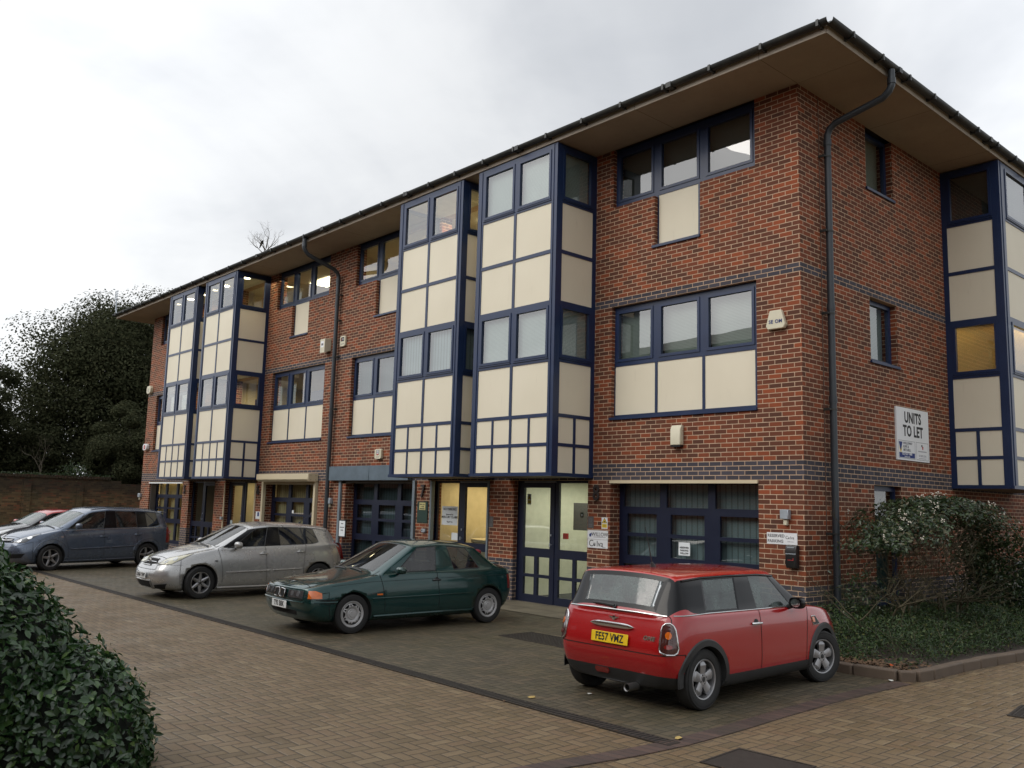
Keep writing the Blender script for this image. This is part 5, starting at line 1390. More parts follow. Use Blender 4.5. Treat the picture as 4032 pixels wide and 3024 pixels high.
for sd in (1,-1):
    mirror_part(c, .44, sd*.90, .985, M['gloss'], sd, .18, .135)
    handle(c, -.28, .80, sd, M['chrome'], .16, 1)
    c.line('side_scuttle_rim', [(sidecoords(x,sd),z) for x, z in ((.92,.80),(1.02,.80),(1.12,.70),(.95,.70),(.92,.80))], side(sd), M['chrome'], .004, .003)
    l = c.patch('side_scuttle', [(sidecoords(x,sd),z) for x, z in ((.92,.80),(1.02,.80),(1.12,.70),(.95,.70))], side(sd), M['trim'], .006)
    c.patch('side_indicator', [(sidecoords(x,sd),z) for x, z in ((.93,.79),(.985,.79),(1.0,.73),(.95,.73))], side(sd), M['amber'], .012, l)
    dH = Vector((-.85, -sd*.45, -.25)).normalized(); dd, r, u = c.basis(dH); hc = Vector((1.66, sd*.56, .74))
    l = c.patch('headlight', [(hc.dot(r)+.105*math.cos(a), hc.dot(u)+.115*math.sin(a)) for a in [2*PI*k/18 for k in range(18)]], dH, M['lens'], .01)

# ---------------------------------------------------------------- dark green coupe-like hatchback (nose to the road)
green = paint('dark green metallic paint', (.004,.042,.040), .45, .26)
CB = [
 (2.04,2.16,2.12,2.08,.22,.69,.72,.58,.66,.62,.50,.01),
 (1.94,2.08,2.02,2.00,.19,.705,.745,.70,.79,.73,.58,.015),
 (1.74,1.82,1.78,1.77,.17,.755,.79,.76,.835,.76,.62,.03),
 (1.35,1.35,1.35,1.35,.16,.80,.835,.79,.845,.775,.63,.03),
 (.84,.84,.94,.96,.16,.86,.90,.80,.849,.79,.66,.03),
 (.78,.78,.86,.90,.16,.875,.92,.80,.849,.795,.69,.025),
 (.74,.74,.83,.17,.16,.882,1.325,.80,.849,.797,.575,.045),
 (.72,.72,.76,.12,.16,.886,1.345,.80,.849,.80,.59,.05),
 (-.46,-.46,-.42,-.40,.16,.905,1.375,.80,.849,.80,.60,.045),
 (-.52,-.52,-.48,-.45,.16,.907,1.373,.80,.849,.80,.60,.045),
 (-1.10,-1.10,-1.30,-1.02,.16,.92,1.335,.80,.847,.79,.585,.04),
 (-1.34,-1.34,-1.46,-1.22,.18,.925,1.29,.79,.842,.78,.56,.04),
 (-1.60,-1.66,-1.64,-1.68,.19,.93,.975,.77,.825,.755,.60,.02),
 (-1.74,-1.86,-1.82,-1.86,.21,.925,.965,.72,.79,.72,.60,.01),
 (-1.82,-2.02,-1.96,-1.94,.24,.88,.925,.62,.70,.66,.56,.005),
]
def regB(i, k):
    if k <= 2: return 'sill' if 3 <= i <= 11 else ('front_bumper' if i < 3 else 'rear_bumper')
    if i < 0: return 'front_bumper' if k < 5 else 'body'
    if i >= 14: return 'rear_bumper' if k <= 4 else 'tailgate'
    if i < 2 and k <= 4: return 'front_bumper'
    if k >= 7:
        if i <= 4: return 'bonnet' if k >= 8 and i >= 1 else 'body'
        if i == 5: return 'windscreen' if k >= 9 else 'pillar'
        if k == 7: return {6: 'pillar', 7: 'side_a', 8: 'pillar', 9: 'side_b'}.get(i, 'body')
        if i <= 10: return 'roof'
        if i == 11: return 'rear_window' if k >= 9 else 'body'
        return 'tailgate'
    if 5 <= i <= 7 and k >= 3: return 'door'
    if i >= 13 and k <= 4: return 'rear_bumper'
    return 'body'
spec = dict(cols=CB, region=regB, regs=REGS, wheels=[(1.35,.33),(-1.35,.33)], W=1.698, wr=.302, track=1.46, panels=PANELS, capf=.04, capr=-.03, dash=.75, seal=.018,
    mats=mats(green), glass=glz(M['carglass'], M['carglass'], M['carglass'], M['carglass'], M['carglass']),
    crease=[(0,6,14,6,.45),(5,8,5,11,.7),(6,8,6,11,.5),(11,8,11,11,.6),(12,7,12,11,.6),(6,8,11,8,.5),(0,7,0,11,.4)])
bmw = Car('green', spec, 'dark green three door hatchback with amber indicators parked nose out in the middle', 'car', (-5.0, -3.80, G), R_(-92.0), .93)
bmw.wheels('cap7', R_(0), .185, .665); bmw.seats([-.05], .50); bmw.seats([-1.0], .50, 'seatred')
c = bmw; F_ = (-1,0,0)
for sd in (1, -1):                         # viewed from the front u = y*sign
    u = lambda y: y*1.0
    k = c.patch('grille', [(sd*.02,.545),(sd*.155,.545),(sd*.165,.60),(sd*.155,.665),(sd*.035,.675),(sd*.015,.62)], F_, M['well'], .030, cuts=3)
    c.line('chrome_ring', [(sd*.02,.545),(sd*.155,.545),(sd*.165,.60),(sd*.155,.665),(sd*.035,.675),(sd*.015,.62)], F_, M['chrome'], .0095, .034, k, closed=True)
    dH = Vector((-1, -sd*.28, 0)).normalized(); dd, r, uu = c.basis(dH)
    def U(x, y): return Vector((x, y, 0)).dot(r)
    hl = [(U(2.08,sd*.20),.555),(U(2.0,sd*.60),.555),(U(2.0,sd*.60),.67),(U(2.08,sd*.21),.665)]
    l = c.patch('headlight', hl, dH, M['lensdark'], .012, cuts=5)
    for yy in (.32, .49):
        cc = U(2.05, sd*yy); c.patch('reflector', [(cc+.040*math.cos(a), .617+.038*math.sin(a)) for a in [2*PI*q/16 for q in range(16)]], dH, M['lensdark2'], .015, l, cuts=2)
    dI = Vector((-1, -sd*1.2, 0)).normalized(); dd, r, uu = c.basis(dI)
    hi = [(U(1.99,sd*.61),.56),(U(1.84,sd*.76),.56),(U(1.85,sd*.755),.64),(U(1.92,sd*.69),.675),(U(1.99,sd*.615),.675)]
    c.patch('indicator', hi, dI, M['amber'], .014, cuts=4)
    c.line('bumper_groove', [(sidecoords(x, sd), z) for x, z in ((1.98,.535),(1.62,.535))], side(sd), M['well'], .006, .0)
    c.line('bumper_strip', [(sidecoords(x, sd), z) for x, z in ((2.0,.50),(1.63,.50))], side(sd), green, .012, .002)
    c.line('side_strip', [(sidecoords(x, sd), z) for x, z in ((1.02,.53),(0,.535),(-1.0,.54))], side(sd), green, .010, .002)
    c.line('waist_crease', [(sidecoords(x, sd), z) for x, z in ((1.7,.735),(1,.785),(0,.80),(-1.0,.815),(-1.75,.82))], side(sd), M['well'], .0028, .0)
    c.line('sill_skirt', [(sidecoords(x, sd), z) for x, z in ((.98,.25),(0,.255),(-.98,.255))], side(sd), green, .022, .0)
    c.patch('side_repeater', [(sidecoords(x, sd), z) for x, z in ((.93,.60),(.83,.60),(.83,.575),(.93,.575))], side(sd), M['amber'], .006)
    mirror_part(c, .52, sd*.91, .955, green, sd, .19, .12)
    handle(c, -.22, .775, sd, M['trim'], .15, 1)
    c.patch('tail_light', [(sidecoords(x, sd), z) for x, z in ((-1.80,.58),(-1.95,.58),(-1.95,.82),(-1.80,.82))], side(sd), M['redlens'], .006)
c.line('bumper_groove', [(-.62,.528),(.62,.528)], F_, M['well'], .007, .0)
c.line('bumper_strip', [(-.66,.50),(0,.50),(.66,.50)], F_, green, .013, .004)
c.patch('lower_grille', [(-.40,.29),(.40,.29),(.44,.36),(-.44,.36)], F_, M['well'], .004, cuts=4)
c.plate('T93 BBK', True, .435, M['plateW'], .50, .115, .03, 0)
p = c.at(0, .70, F_, .01); m_ = MB(); m_.lathe([(0,-.004),(.036,-.004),(.04,.004)], (0,0,0), 'z', 20); b_ = m_.build('badge', M['chrome'], c.root); h_, n_ = c.ray((1.98,0,3),(0,0,-1)); b_.location = h_; b_.rotation_euler = (0, R_(12), 0)
for y0 in (-.1, .42):
    pts = []
    for q in range(8):
        x = .99-.07*q/7*1.0; y = y0-.50*q/7; h_, n_ = c.ray((x+.0, y, 3), (0,0,-1))
        if h_ is not None: pts.append(h_+Vector((0,0,.014)))
    m_ = MB(); m_.tube(pts, .011, 6); m_.build('wiper', M['trim'], c.root)
h_, n_ = c.ray((-1.60,0,3),(0,0,-1))
m_ = MB(); m_.box(-.05,.05,-.45,.45,0,.025); b_ = m_.build('tail_spoiler', green, c.root, bevel=.01); b_.location = (-1.80,0,.985)

# ---------------------------------------------------------------- silver five-door hatchback
silver = paint('silver car paint', (.41,.41,.405), .6, .30)
CC = [
 (2.02,2.13,2.02,1.94,.20,.64,.70,.50,.56,.50,.38,.01),
 (1.90,2.03,1.92,1.86,.17,.70,.765,.66,.74,.66,.48,.02),
 (1.70,1.74,1.70,1.66,.15,.80,.86,.76,.83,.74,.56,.035),
 (1.30,1.30,1.30,1.28,.15,.89,.94,.80,.855,.775,.61,.04),
 (.92,.92,1.02,1.04,.15,.94,.985,.81,.858,.79,.66,.035),
 (.86,.86,.96,.98,.15,.95,1.0,.81,.858,.795,.69,.03),
 (.82,.82,.92,.22,.15,.953,1.39,.81,.858,.80,.585,.045),
 (.80,.80,.84,.14,.15,.957,1.41,.81,.858,.80,.60,.045),
 (-.24,-.24,-.20,-.20,.15,.985,1.45,.81,.86,.805,.62,.04),
 (-.30,-.30,-.26,-.26,.15,.987,1.45,.81,.86,.805,.62,.04),
 (-.98,-.98,-1.06,-1.0,.15,1.01,1.435,.81,.858,.80,.58,.045),
 (-1.24,-1.24,-1.34,-1.16,.16,1.02,1.415,.80,.853,.79,.57,.04),
 (-1.50,-1.50,-1.52,-1.62,.18,1.03,1.365,.79,.845,.775,.555,.035),
 (-1.72,-1.78,-1.80,-1.84,.19,1.02,1.065,.75,.81,.73,.58,.02),
 (-1.84,-2.02,-1.93,-1.90,.22,.93,.97,.62,.70,.65,.54,.01),
]
def regC(i, k):
    if k <= 2: return 'sill' if 3 <= i <= 11 else ('front_bumper' if i < 3 else 'rear_bumper')
    if i < 0: return 'front_bumper' if k < 5 else 'body'
    if i >= 14: return 'rear_bumper' if k <= 4 else 'tailgate'
    if i < 2 and k <= 5: return 'front_bumper'
    if k >= 7:
        if i <= 4: return 'bonnet' if k >= 8 and i >= 1 else 'body'
        if i == 5: return 'windscreen' if k >= 9 else 'body'
        if k == 7: return {6: 'pillar', 7: 'side_a', 8: 'pillar', 9: 'side_b', 10: 'side_c'}.get(i, 'body')
        if i <= 11: return 'roof'
        if i == 12: return 'rear_window' if k >= 9 else 'body'
        return 'tailgate'
    if 5 <= i <= 7 and k >= 3: return 'door'
    if 8 <= i <= 9 and k >= 3: return 'door_b'
    if i >= 13 and k <= 4: return 'rear_bumper'
    return 'body'
spec = dict(cols=CC, region=regC, regs=REGS, wheels=[(1.30,.345),(-1.30,.345)], W=1.71, wr=.315, track=1.48, panels=PANELS, capf=.05, capr=-.03, dash=.85, seal=.016,
    mats=mats(silver, None, M['gloss']), glass=glz(M['carglass'], M['carglass'], M['carglass'], M['carprivacy'], M['carprivacy']),
    crease=[(0,6,14,6,.2),(5,8,5,11,.6),(6,8,6,11,.4),(12,8,12,11,.7),(6,8,12,8,.4)])
cor = Car('silver', spec, 'silver five door hatchback parked nose out left of the green car', 'car', (-10.29, -3.90, G), R_(-90.5), .96)
cor.wheels('star6', R_(8), .195, .66); cor.seats([.0, -.85], .55)
c = cor
g_ = c.patch('grille', [(-.20,.63),(.20,.63),(.26,.70),(.22,.755),(-.22,.755),(-.26,.70)], F_, M['well'], .012, cuts=4)
for z, w_ in ((.64,.20),(.695,.25),(.755,.22)): c.line('grille_bar', [(-w_,z),(w_,z)], F_, silver if z == .755 else M['chrome'], .011, .016, g_)
m_ = MB(); m_.lathe([(.045,0),(.052,-.006),(.058,0)], (0,0,0), 'x', 20); m_.box(-.004,.004,-.012,.012,-.05,.05); b_ = m_.build('badge', M['chrome'], c.root); b_.location = c.at(0,.70,F_,.03)
c.patch('lower_grille', [(-.30,.20),(.30,.20),(.35,.34),(-.35,.34)], F_, M['well'], .006, cuts=4)
c.line('grille_surround', [(-.32,.19),(.32,.19),(.37,.35),(-.37,.35)], F_, silver, .014, .006, closed=True)
c.plate('DA06 YWP', True, .44, M['plateW'], .50, .11, .018, 0)
for sd in (1, -1):
    dH = Vector((-.75, -sd*.66, -.25)).normalized(); dd, r, uu = c.basis(dH)
    def UV(x, y, z): v = Vector((x,y,z)); return (v.dot(r), v.dot(uu))
    out = [UV(1.99,sd*.36,.655),UV(1.93,sd*.60,.655),UV(1.82,sd*.70,.665),UV(1.66,sd*.745,.76),UV(1.44,sd*.745,.875),UV(1.60,sd*.66,.86),UV(1.83,sd*.48,.785)]
    l = c.patch('headlight', out, dH, M['lensyellow'], .010, cuts=5); c.line('lens_rim', out, dH, M['inkgrey'], .004, .008, l, closed=True)
    for (x, y, z) in ((1.87,.57,.715),(1.74,.67,.765)):
        cu, cv = UV(x, sd*y, z); c.patch('reflector', [(cu+.045*math.cos(a), cv+.045*math.sin(a)) for a in [2*PI*q/16 for q in range(16)]], dH, M['lens'], .015, l, cuts=2)
    dF = Vector((-1, -sd*.5, 0)).normalized(); dd, r, uu = c.basis(dF)
    c.patch('fog_recess', [(Vector((x,sd*y,0)).dot(r), z) for x, y, z in ((2.05,.42,.20),(1.93,.66,.20),(1.88,.72,.31),(2.04,.44,.27))], dF, M['well'], .006)
    c.line('bumper_line', [(sidecoords(x, sd), z) for x, z in ((1.98,.655),(1.8,.655),(1.66,.66))], side(sd), M['well'], .003, .0)
    m0 = [(sidecoords(x, sd), z) for x, z in ((.80,.50),(-.16,.52))]; c.line('rub_strip', m0, side(sd), silver, .016, .004)
    m0 = [(sidecoords(x, sd), z) for x, z in ((-.20,.52),(-.86,.535))]; c.line('rub_strip', m0, side(sd), silver, .016, .004)
    c.line('sill_skirt', [(sidecoords(x, sd), z) for x, z in ((.95,.205),(0,.205),(-.95,.205))], side(sd), silver, .026, .0)
    handle(c, .0, .855, sd, silver, .18, 2); handle(c, -.84, .88, sd, silver, .18, 2)
    mirror_part(c, .58, sd*.93, 1.035, silver, sd, .21, .14)
    c.patch('mirror_base', [(sidecoords(x, sd), z) for x, z in ((.77,.97),(.56,.98),(.50,1.06))], side(sd), M['trim'], .006)
    c.patch('tail_light', [(sidecoords(x, sd), z) for x, z in ((-1.86,.70),(-1.99,.70),(-1.90,1.02),(-1.74,1.10),(-1.70,1.06))], side(sd), M['redlens'], .006)
    c.line('fuel_flap', [(sidecoords(x, sd), z) for x, z in ((-1.38,.80),(-1.54,.80),(-1.55,.93),(-1.39,.93))], side(sd), M['inkgrey'], .0025, .0, closed=True)
    c.patch('side_repeater', [(sidecoords(x, sd), z) for x, z in ((1.03,.74),(.97,.74),(.97,.715),(1.03,.715))], side(sd), M['trim'], .006)
for y0 in (.02, .55):
    pts = []
    for q in range(8):
        x = 1.07-.05*q/7; y = y0-.52*q/7; h_, n_ = c.ray((x, y, 3), (0,0,-1))
        if h_ is not None: pts.append(h_+Vector((0,0,.014)))
    m_ = MB(); m_.tube(pts, .011, 6); m_.build('wiper', M['trim'], c.root)
h_, n_ = c.ray((-1.2,0,3),(0,0,-1)); m_ = MB(); m_.tube([(0,0,0),(-.05,0,.05)], [.03,.01], 8); m_.tube([(-.05,0,.05),(-.30,0,.22)], .004, 6); b_ = m_.build('aerial', M['trim'], c.root); b_.location = h_

# ---------------------------------------------------------------- grey-blue people carrier
slate = paint('grey blue metallic paint', (.105,.135,.19), .55, .30)
CZ = [
 (2.16,2.27,2.18,2.10,.20,.68,.74,.50,.58,.52,.40,.01),
 (2.02,2.15,2.06,1.98,.17,.76,.82,.68,.77,.68,.50,.02),
 (1.80,1.84,1.82,1.78,.16,.87,.93,.80,.86,.76,.58,.035),
 (1.36,1.36,1.40,1.36,.16,.96,1.02,.84,.895,.80,.64,.045),
 (1.0,1.0,1.20,1.16,.16,1.0,1.075,.85,.90,.82,.70,.04),
 (.90,.90,1.10,1.10,.16,1.01,1.09,.85,.90,.82,.73,.03),
 (.86,.86,.98,.30,.16,1.015,1.535,.85,.90,.825,.60,.05),
 (.84,.84,.86,.18,.16,1.02,1.56,.85,.90,.825,.61,.05),
 (-.22,-.22,-.22,-.22,.16,1.05,1.60,.85,.90,.83,.63,.05),
 (-.28,-.28,-.28,-.28,.16,1.052,1.60,.85,.90,.83,.63,.05),
 (-1.14,-1.14,-1.18,-1.18,.16,1.075,1.59,.85,.90,.825,.63,.05),
 (-1.20,-1.20,-1.24,-1.24,.16,1.077,1.59,.85,.90,.825,.63,.05),
 (-1.60,-1.60,-1.84,-1.70,.18,1.09,1.56,.84,.89,.81,.61,.045),
 (-1.78,-1.80,-1.90,-1.92,.20,1.09,1.50,.82,.87,.79,.60,.03),
 (-1.92,-2.02,-2.06,-2.10,.21,1.06,1.10,.80,.85,.76,.62,.01),
 (-2.02,-2.19,-2.12,-2.10,.24,.93,.98,.66,.74,.70,.60,.01),
]
def regZ(i, k):
    if k <= 2: return 'sill' if 3 <= i <= 12 else ('front_bumper' if i < 3 else 'rear_bumper')
    if i < 0: return 'front_bumper' if k < 5 else 'body'
    if i >= 15: return 'rear_bumper' if k <= 4 else 'tailgate'
    if i < 2 and k <= 4: return 'front_bumper'
    if k >= 7:
        if i <= 4: return 'bonnet' if k >= 8 and i >= 1 else 'body'
        if i == 5: return 'windscreen' if k >= 9 else 'body'
        if k == 7: return {6: 'side_a', 7: 'side_a', 8: 'pillar', 9: 'side_b', 10: 'pillar', 11: 'side_c'}.get(i, 'body')
        if i <= 12: return 'roof'
        if i == 13: return 'rear_window' if k >= 9 else 'body'
        return 'tailgate'
    if 5 <= i <= 7 and k >= 3: return 'door'
    if 8 <= i <= 9 and k >= 3: return 'door_b'
    if i >= 14 and k <= 4: return 'rear_bumper'
    return 'body'
spec = dict(cols=CZ, region=regZ, regs=REGS, wheels=[(1.35,.36),(-1.35,.36)], W=1.80, wr=.325, track=1.55, panels=PANELS, capf=.05, capr=-.03, dash=.9, seal=.014,
    mats=mats(slate, None, M['gloss']), glass=glz(M['carfog'], M['carprivacy'], M['carglass'], M['carprivacy'], M['carprivacy']),
    crease=[(0,6,15,6,.25),(5,8,5,11,.6),(13,8,13,11,.7),(6,8,13,8,.4)])
zaf = Car('slate', spec, 'grey blue people carrier parked nose out at the far end of the bays', 'car', (-18.03, -4.70, G), R_(-78.5), .95)
zaf.wheels('star5', R_(6), .205, .70); zaf.seats([.1, -.8], .62)
c = zaf
for sd in (1, -1):
    dH = Vector((-.75, -sd*.66, -.2)).normalized(); dd, r, uu = c.basis(dH)
    def UV(x, y, z): v = Vector((x,y,z)); return (v.dot(r), v.dot(uu))
    out = [UV(2.14,sd*.36,.70),UV(2.05,sd*.66,.70),UV(1.95,sd*.74,.72),UV(1.70,sd*.775,.90),UV(1.62,sd*.765,.95),UV(1.72,sd*.71,.93),UV(2.03,sd*.46,.80)]
    l = c.patch('headlight', out, dH, M['lensdark'], .010, cuts=5); c.line('lens_rim', out, dH, M['inkgrey'], .004, .008, l, closed=True)
    for (x, y, z) in ((2.02,.60,.76),(1.84,.72,.845)):
        cu, cv = UV(x, sd*y, z); c.patch('reflector', [(cu+.055*math.cos(a), cv+.05*math.sin(a)) for a in [2*PI*q/16 for q in range(16)]], dH, M['bulb'], .016, l, cuts=2)
    dF = Vector((-1, -sd*.6, 0)).normalized(); dd, r, uu = c.basis(dF)
    c.patch('fog_recess', [(Vector((x,sd*y,0)).dot(r), z) for x, y, z in ((2.14,.46,.32),(2.0,.74,.34),(1.96,.80,.45),(2.15,.50,.43))], dF, M['well'], .006)
    c.line('chrome_strip', [(sidecoords(x, sd), z) for x, z in ((1.0,1.015),(.4,1.035),(-.25,1.052),(-1.2,1.077),(-1.78,1.092))], side(sd), M['chrome'], .007, .004)
    for m0 in (((.86,.54),(-.20,.57)), ((-.26,.57),(-.98,.60))): c.line('rub_strip', [(sidecoords(x, sd), z) for x, z in m0], side(sd), slate, .022, .002)
    c.line('sill_skirt', [(sidecoords(x, sd), z) for x, z in ((1.0,.24),(0,.245),(-.98,.26))], side(sd), slate, .018, .0)
    for (wx, _) in spec['wheels']: c.line('arch_crease', [(sidecoords(wx+.47*math.cos(a), sd), .325+.47*math.sin(a)) for a in [R_(20+7*q) for q in range(21)]], side(sd), slate, .012, -.003)
    handle(c, -.02, .86, sd, slate, .18, 1); handle(c, -1.02, .90, sd, slate, .18, 1)
    mirror_part(c, .70, sd*.97, 1.13, slate, sd, .21, .16)
    c.patch('tail_light', [(sidecoords(x, sd), z) for x, z in ((-1.92,.66),(-2.13,.66),(-2.10,.98),(-1.98,1.10),(-1.94,1.02))], side(sd), M['redlens'], .008)
    c.line('roof_rail', [(sidecoords(x, sd), z) for x, z in ((.20,1.55),(-.3,1.59),(-1.2,1.585),(-1.75,1.56))], (0,-sd*.8,-.6), slate, .014, .01)
    c.patch('side_repeater', [(sidecoords(x, sd), z) for x, z in ((1.12,.87),(1.06,.87),(1.06,.845),(1.12,.845))], side(sd), M['clearlens'], .006)
c.patch('grille', [(-.26,.72),(.26,.72),(.30,.80),(-.30,.80)], F_, M['well'], .01); c.line('grille_bar', [(-.32,.765),(0,.75),(.32,.765)], F_, M['chrome'], .018, .018)
m_ = MB(); m_.lathe([(.05,0),(.056,-.006),(.062,0)], (0,0,0), 'x', 20); m_.box(-.003,.003,-.05,.05,-.01,.01); b_ = m_.build('badge', M['chrome'], c.root); b_.location = c.at(0,.765,F_,.04)
m_ = MB(); m_.add([(0,-.58,0),(0,.58,0),(-.22,.50,-.015),(-.22,-.50,-.015),(0,-.58,-.05),(0,.58,-.05),(-.21,.50,-.04),(-.21,-.50,-.04)], [(0,1,2,3),(7,6,5,4),(0,4,5,1),(1,5,6,2),(2,6,7,3),(3,7,4,0)]); b_ = m_.build('tail_spoiler', slate, c.root, bevel=.01); b_.location = (-1.86,0,1.54)
m_ = MB(); pts = []
for q in range(8):
    h_, n_ = c.ray((1.19-.05*q/7, .6-.55*q/7, 3), (0,0,-1)); pts.append(h_+Vector((0,0,.014)))
m_.tube(pts, .011, 6); m_.build('wiper', M['trim'], c.root)

# ---------------------------------------------------------------- black supermini with red roof, and a dark green off-roader
blackp = paint('black car paint', (.010,.010,.013), .2, .25); redroof = paint('red roof paint', (.38,.014,.010), .1, .28)
CD = [tuple([q[0]*.93, q[1]*.93, q[2]*.93, q[3]*.93]+list(q[4:])) for q in CC]
spec = dict(cols=CD, region=reg3 if False else regC, regs=REGS, wheels=[(1.23,.335),(-1.23,.335)], W=1.71, wr=.31, track=1.47, panels=PANELS, capf=.05, capr=-.03, dash=.8, seal=.016,
    mats=mats(blackp, redroof, M['gloss']), glass=glz(M['carfog'], M['carglass'], M['carglass'], M['carprivacy'], M['carprivacy']),
    crease=[(5,8,5,11,.6),(12,8,12,11,.7),(6,8,12,8,.4)])
ds = Car('black', spec, 'black small hatchback with red roof and mirrors, half hidden behind the grey blue people carrier', 'car', (-22.94, -4.37, G), R_(-80), .94)
ds.wheels('star5', 0, .19, .68); ds.seats([.0], .52)
c = ds
for sd in (1, -1):
    dH = Vector((-.75, -sd*.66, -.25)).normalized(); dd, r, uu = c.basis(dH)
    def UV(x, y, z): v = Vector((x,y,z)); return (v.dot(r), v.dot(uu))
    out = [UV(1.84,sd*.38,.68),UV(1.78,sd*.64,.68),UV(1.62,sd*.74,.74),UV(1.34,sd*.75,.885),UV(1.48,sd*.67,.88),UV(1.72,sd*.50,.80)]
    c.patch('headlight', out, dH, M['lens'], .010, cuts=5)
    mirror_part(c, .56, sd*.93, 1.05, redroof, sd, .21, .15); handle(c, .0, .86, sd, blackp, .17, 1)

bottle = paint('very dark green paint', (.006,.014,.014), .3, .3)
CR = [
 (2.10,2.22,2.18,2.14,.34,.92,1.0,.60,.72,.70,.60,.01),
 (2.02,2.14,2.10,2.08,.30,1.0,1.08,.80,.88,.82,.70,.02),
 (1.80,1.84,1.84,1.82,.28,1.08,1.13,.86,.95,.88,.74,.02),
 (1.42,1.42,1.42,1.42,.28,1.11,1.16,.88,.96,.89,.75,.02),
 (1.0,1.0,1.10,1.10,.28,1.13,1.18,.88,.96,.90,.77,.02),
 (.92,.92,1.0,1.0,.28,1.14,1.20,.88,.96,.90,.79,.02),
 (.88,.88,.84,.42,.28,1.15,1.72,.88,.96,.90,.70,.04),
 (.84,.84,.76,.34,.28,1.15,1.75,.88,.96,.90,.71,.04),
 (-.22,-.22,-.22,-.22,.28,1.16,1.79,.88,.96,.90,.72,.04),
 (-.28,-.28,-.28,-.28,.28,1.16,1.79,.88,.96,.90,.72,.04),
 (-1.20,-1.20,-1.24,-1.24,.28,1.17,1.78,.88,.96,.90,.71,.04),
 (-1.26,-1.26,-1.30,-1.30,.28,1.17,1.78,.88,.96,.90,.71,.04),
 (-1.80,-1.80,-1.90,-1.84,.30,1.17,1.75,.87,.94,.88,.70,.03),
 (-1.94,-2.0,-2.06,-1.96,.32,1.17,1.71,.86,.92,.86,.69,.02),
 (-2.06,-2.14,-2.16,-2.18,.34,1.12,1.16,.84,.90,.84,.72,.01),
 (-2.12,-2.24,-2.20,-2.20,.36,.98,1.04,.74,.82,.80,.70,.01),
]
spec = dict(cols=CR, region=regZ, regs=REGS, wheels=[(1.40,.42),(-1.40,.42)], W=1.92, wr=.375, track=1.62, panels=PANELS, capf=.03, capr=-.03, dash=.85, seal=.016,
    mats=mats(bottle, None, M['gloss']), glass=glz(M['carglass'], M['carprivacy'], M['carglass'], M['carprivacy'], M['carprivacy']),
    crease=[(0,6,15,6,.5),(0,8,4,8,.5),(5,8,5,11,.7),(13,8,13,11,.7),(6,8,13,8,.5)])
rr_ = Car('suv', spec, 'very dark green off-roader beyond the shrub bed at the right edge of the picture', 'car', (1.45, 7.4, G), R_(-90), .82)
rr_.wheels('star5', 0, .22, .68); rr_.seats([.1], .75)
c = rr_
g_ = c.patch('grille', [(-.42,.80),(.42,.80),(.44,.93),(-.44,.93)], F_, M['well'], .012, cuts=4)
for z in (.82,.865,.91): c.line('grille_bar', [(-.42,z),(.42,z)], F_, M['inkgrey'], .010, .02, g_)
for i, ch in enumerate('RANGE ROVER'):
    if ch != ' ':
        y = -.60+1.20*i/10; q = c.at(y*1.0, .985, F_, .012)
        if q is not None: put_text(ch, .065, q, (PI/2, 0, PI/2), M['signwhite'], c.root, name='lettering', bold=.003)
for sd in (1, -1):
    c.patch('headlight', [(sd*.48,.79),(sd*.80,.80),(sd*.80,.93),(sd*.46,.935)], F_, M['lens'], .012, cuts=4)
    mirror_part(c, .70, sd*1.06, 1.24, bottle, sd, .24, .20); handle(c, -.05, 1.0, sd, bottle, .18, 1)
c.plate(' ', True, .58, M['plateW'], .52, .11, .02, 0)
# ================================================================ VEGETATION
def leaf_mat(name, stops, rough=.35, spec=.5, trans=.25):
    t = NT(name); g = t.geo(); rnd = X(t.nt, g['Random Per Island'])
    c = t.ramp(rnd, stops); n = t.noise(g['Position'], 2.0, 3)
    sc = t.n('ShaderNodeVectorMath', operation='SCALE'); t.link(c, sc.inputs[0]); t.link((n-.5)*.8+1, sc.inputs['Scale'])
    p = t.n('ShaderNodeBsdfPrincipled'); t.link(sc.outputs[0], p.inputs['Base Color']); p.inputs['Roughness'].default_value = rough; p.inputs['Specular IOR Level'].default_value = spec
    tr = t.n('ShaderNodeBsdfTranslucent'); t.link(sc.outputs[0], tr.inputs[0])
    m = t.n('ShaderNodeMixShader'); m.inputs[0].default_value = trans; t.link(p.outputs[0], m.inputs[1]); t.link(tr.outputs[0], m.inputs[2]); t.link(m.outputs[0], t.out.inputs[0]); return t.mat
M['laurel'] = leaf_mat('glossy hedge leaf', [(0,(.012,.032,.011)),(.5,(.024,.060,.019)),(.85,(.045,.098,.030)),(1,(.10,.17,.042))], .28, .6)
M['oak'] = leaf_mat('evergreen oak leaf', [(0,(.030,.036,.018)),(.5,(.044,.050,.025)),(.9,(.062,.066,.034)),(1,(.085,.085,.045))], .9, .1, .3)
M['viburnum'] = leaf_mat('winter shrub leaf', [(0,(.014,.028,.012)),(.45,(.030,.054,.020)),(.8,(.055,.085,.032)),(.93,(.085,.07,.035)),(1,(.13,.13,.07))], .32, .5)
M['cover'] = leaf_mat('low ground cover leaf', [(0,(.012,.026,.008)),(.5,(.026,.052,.014)),(.9,(.05,.085,.022)),(1,(.12,.12,.035))], .45, .4)
M['brownleaf'] = leaf_mat('brown shrub leaf', [(0,(.04,.026,.016)),(.6,(.07,.045,.026)),(1,(.11,.09,.045))], .6, .3)
M['bark'] = simple('grey bark', (.070,.058,.040), .85, nscale=12, namt=.35, bump=.5); M['twig'] = simple('olive brown twig', (.055,.045,.022), .8, nscale=8, namt=.3); M['darkbark'] = simple('dark bark', (.022,.019,.015), .9)
M['flower'] = simple('pale flower head', (.55,.50,.42), .7)

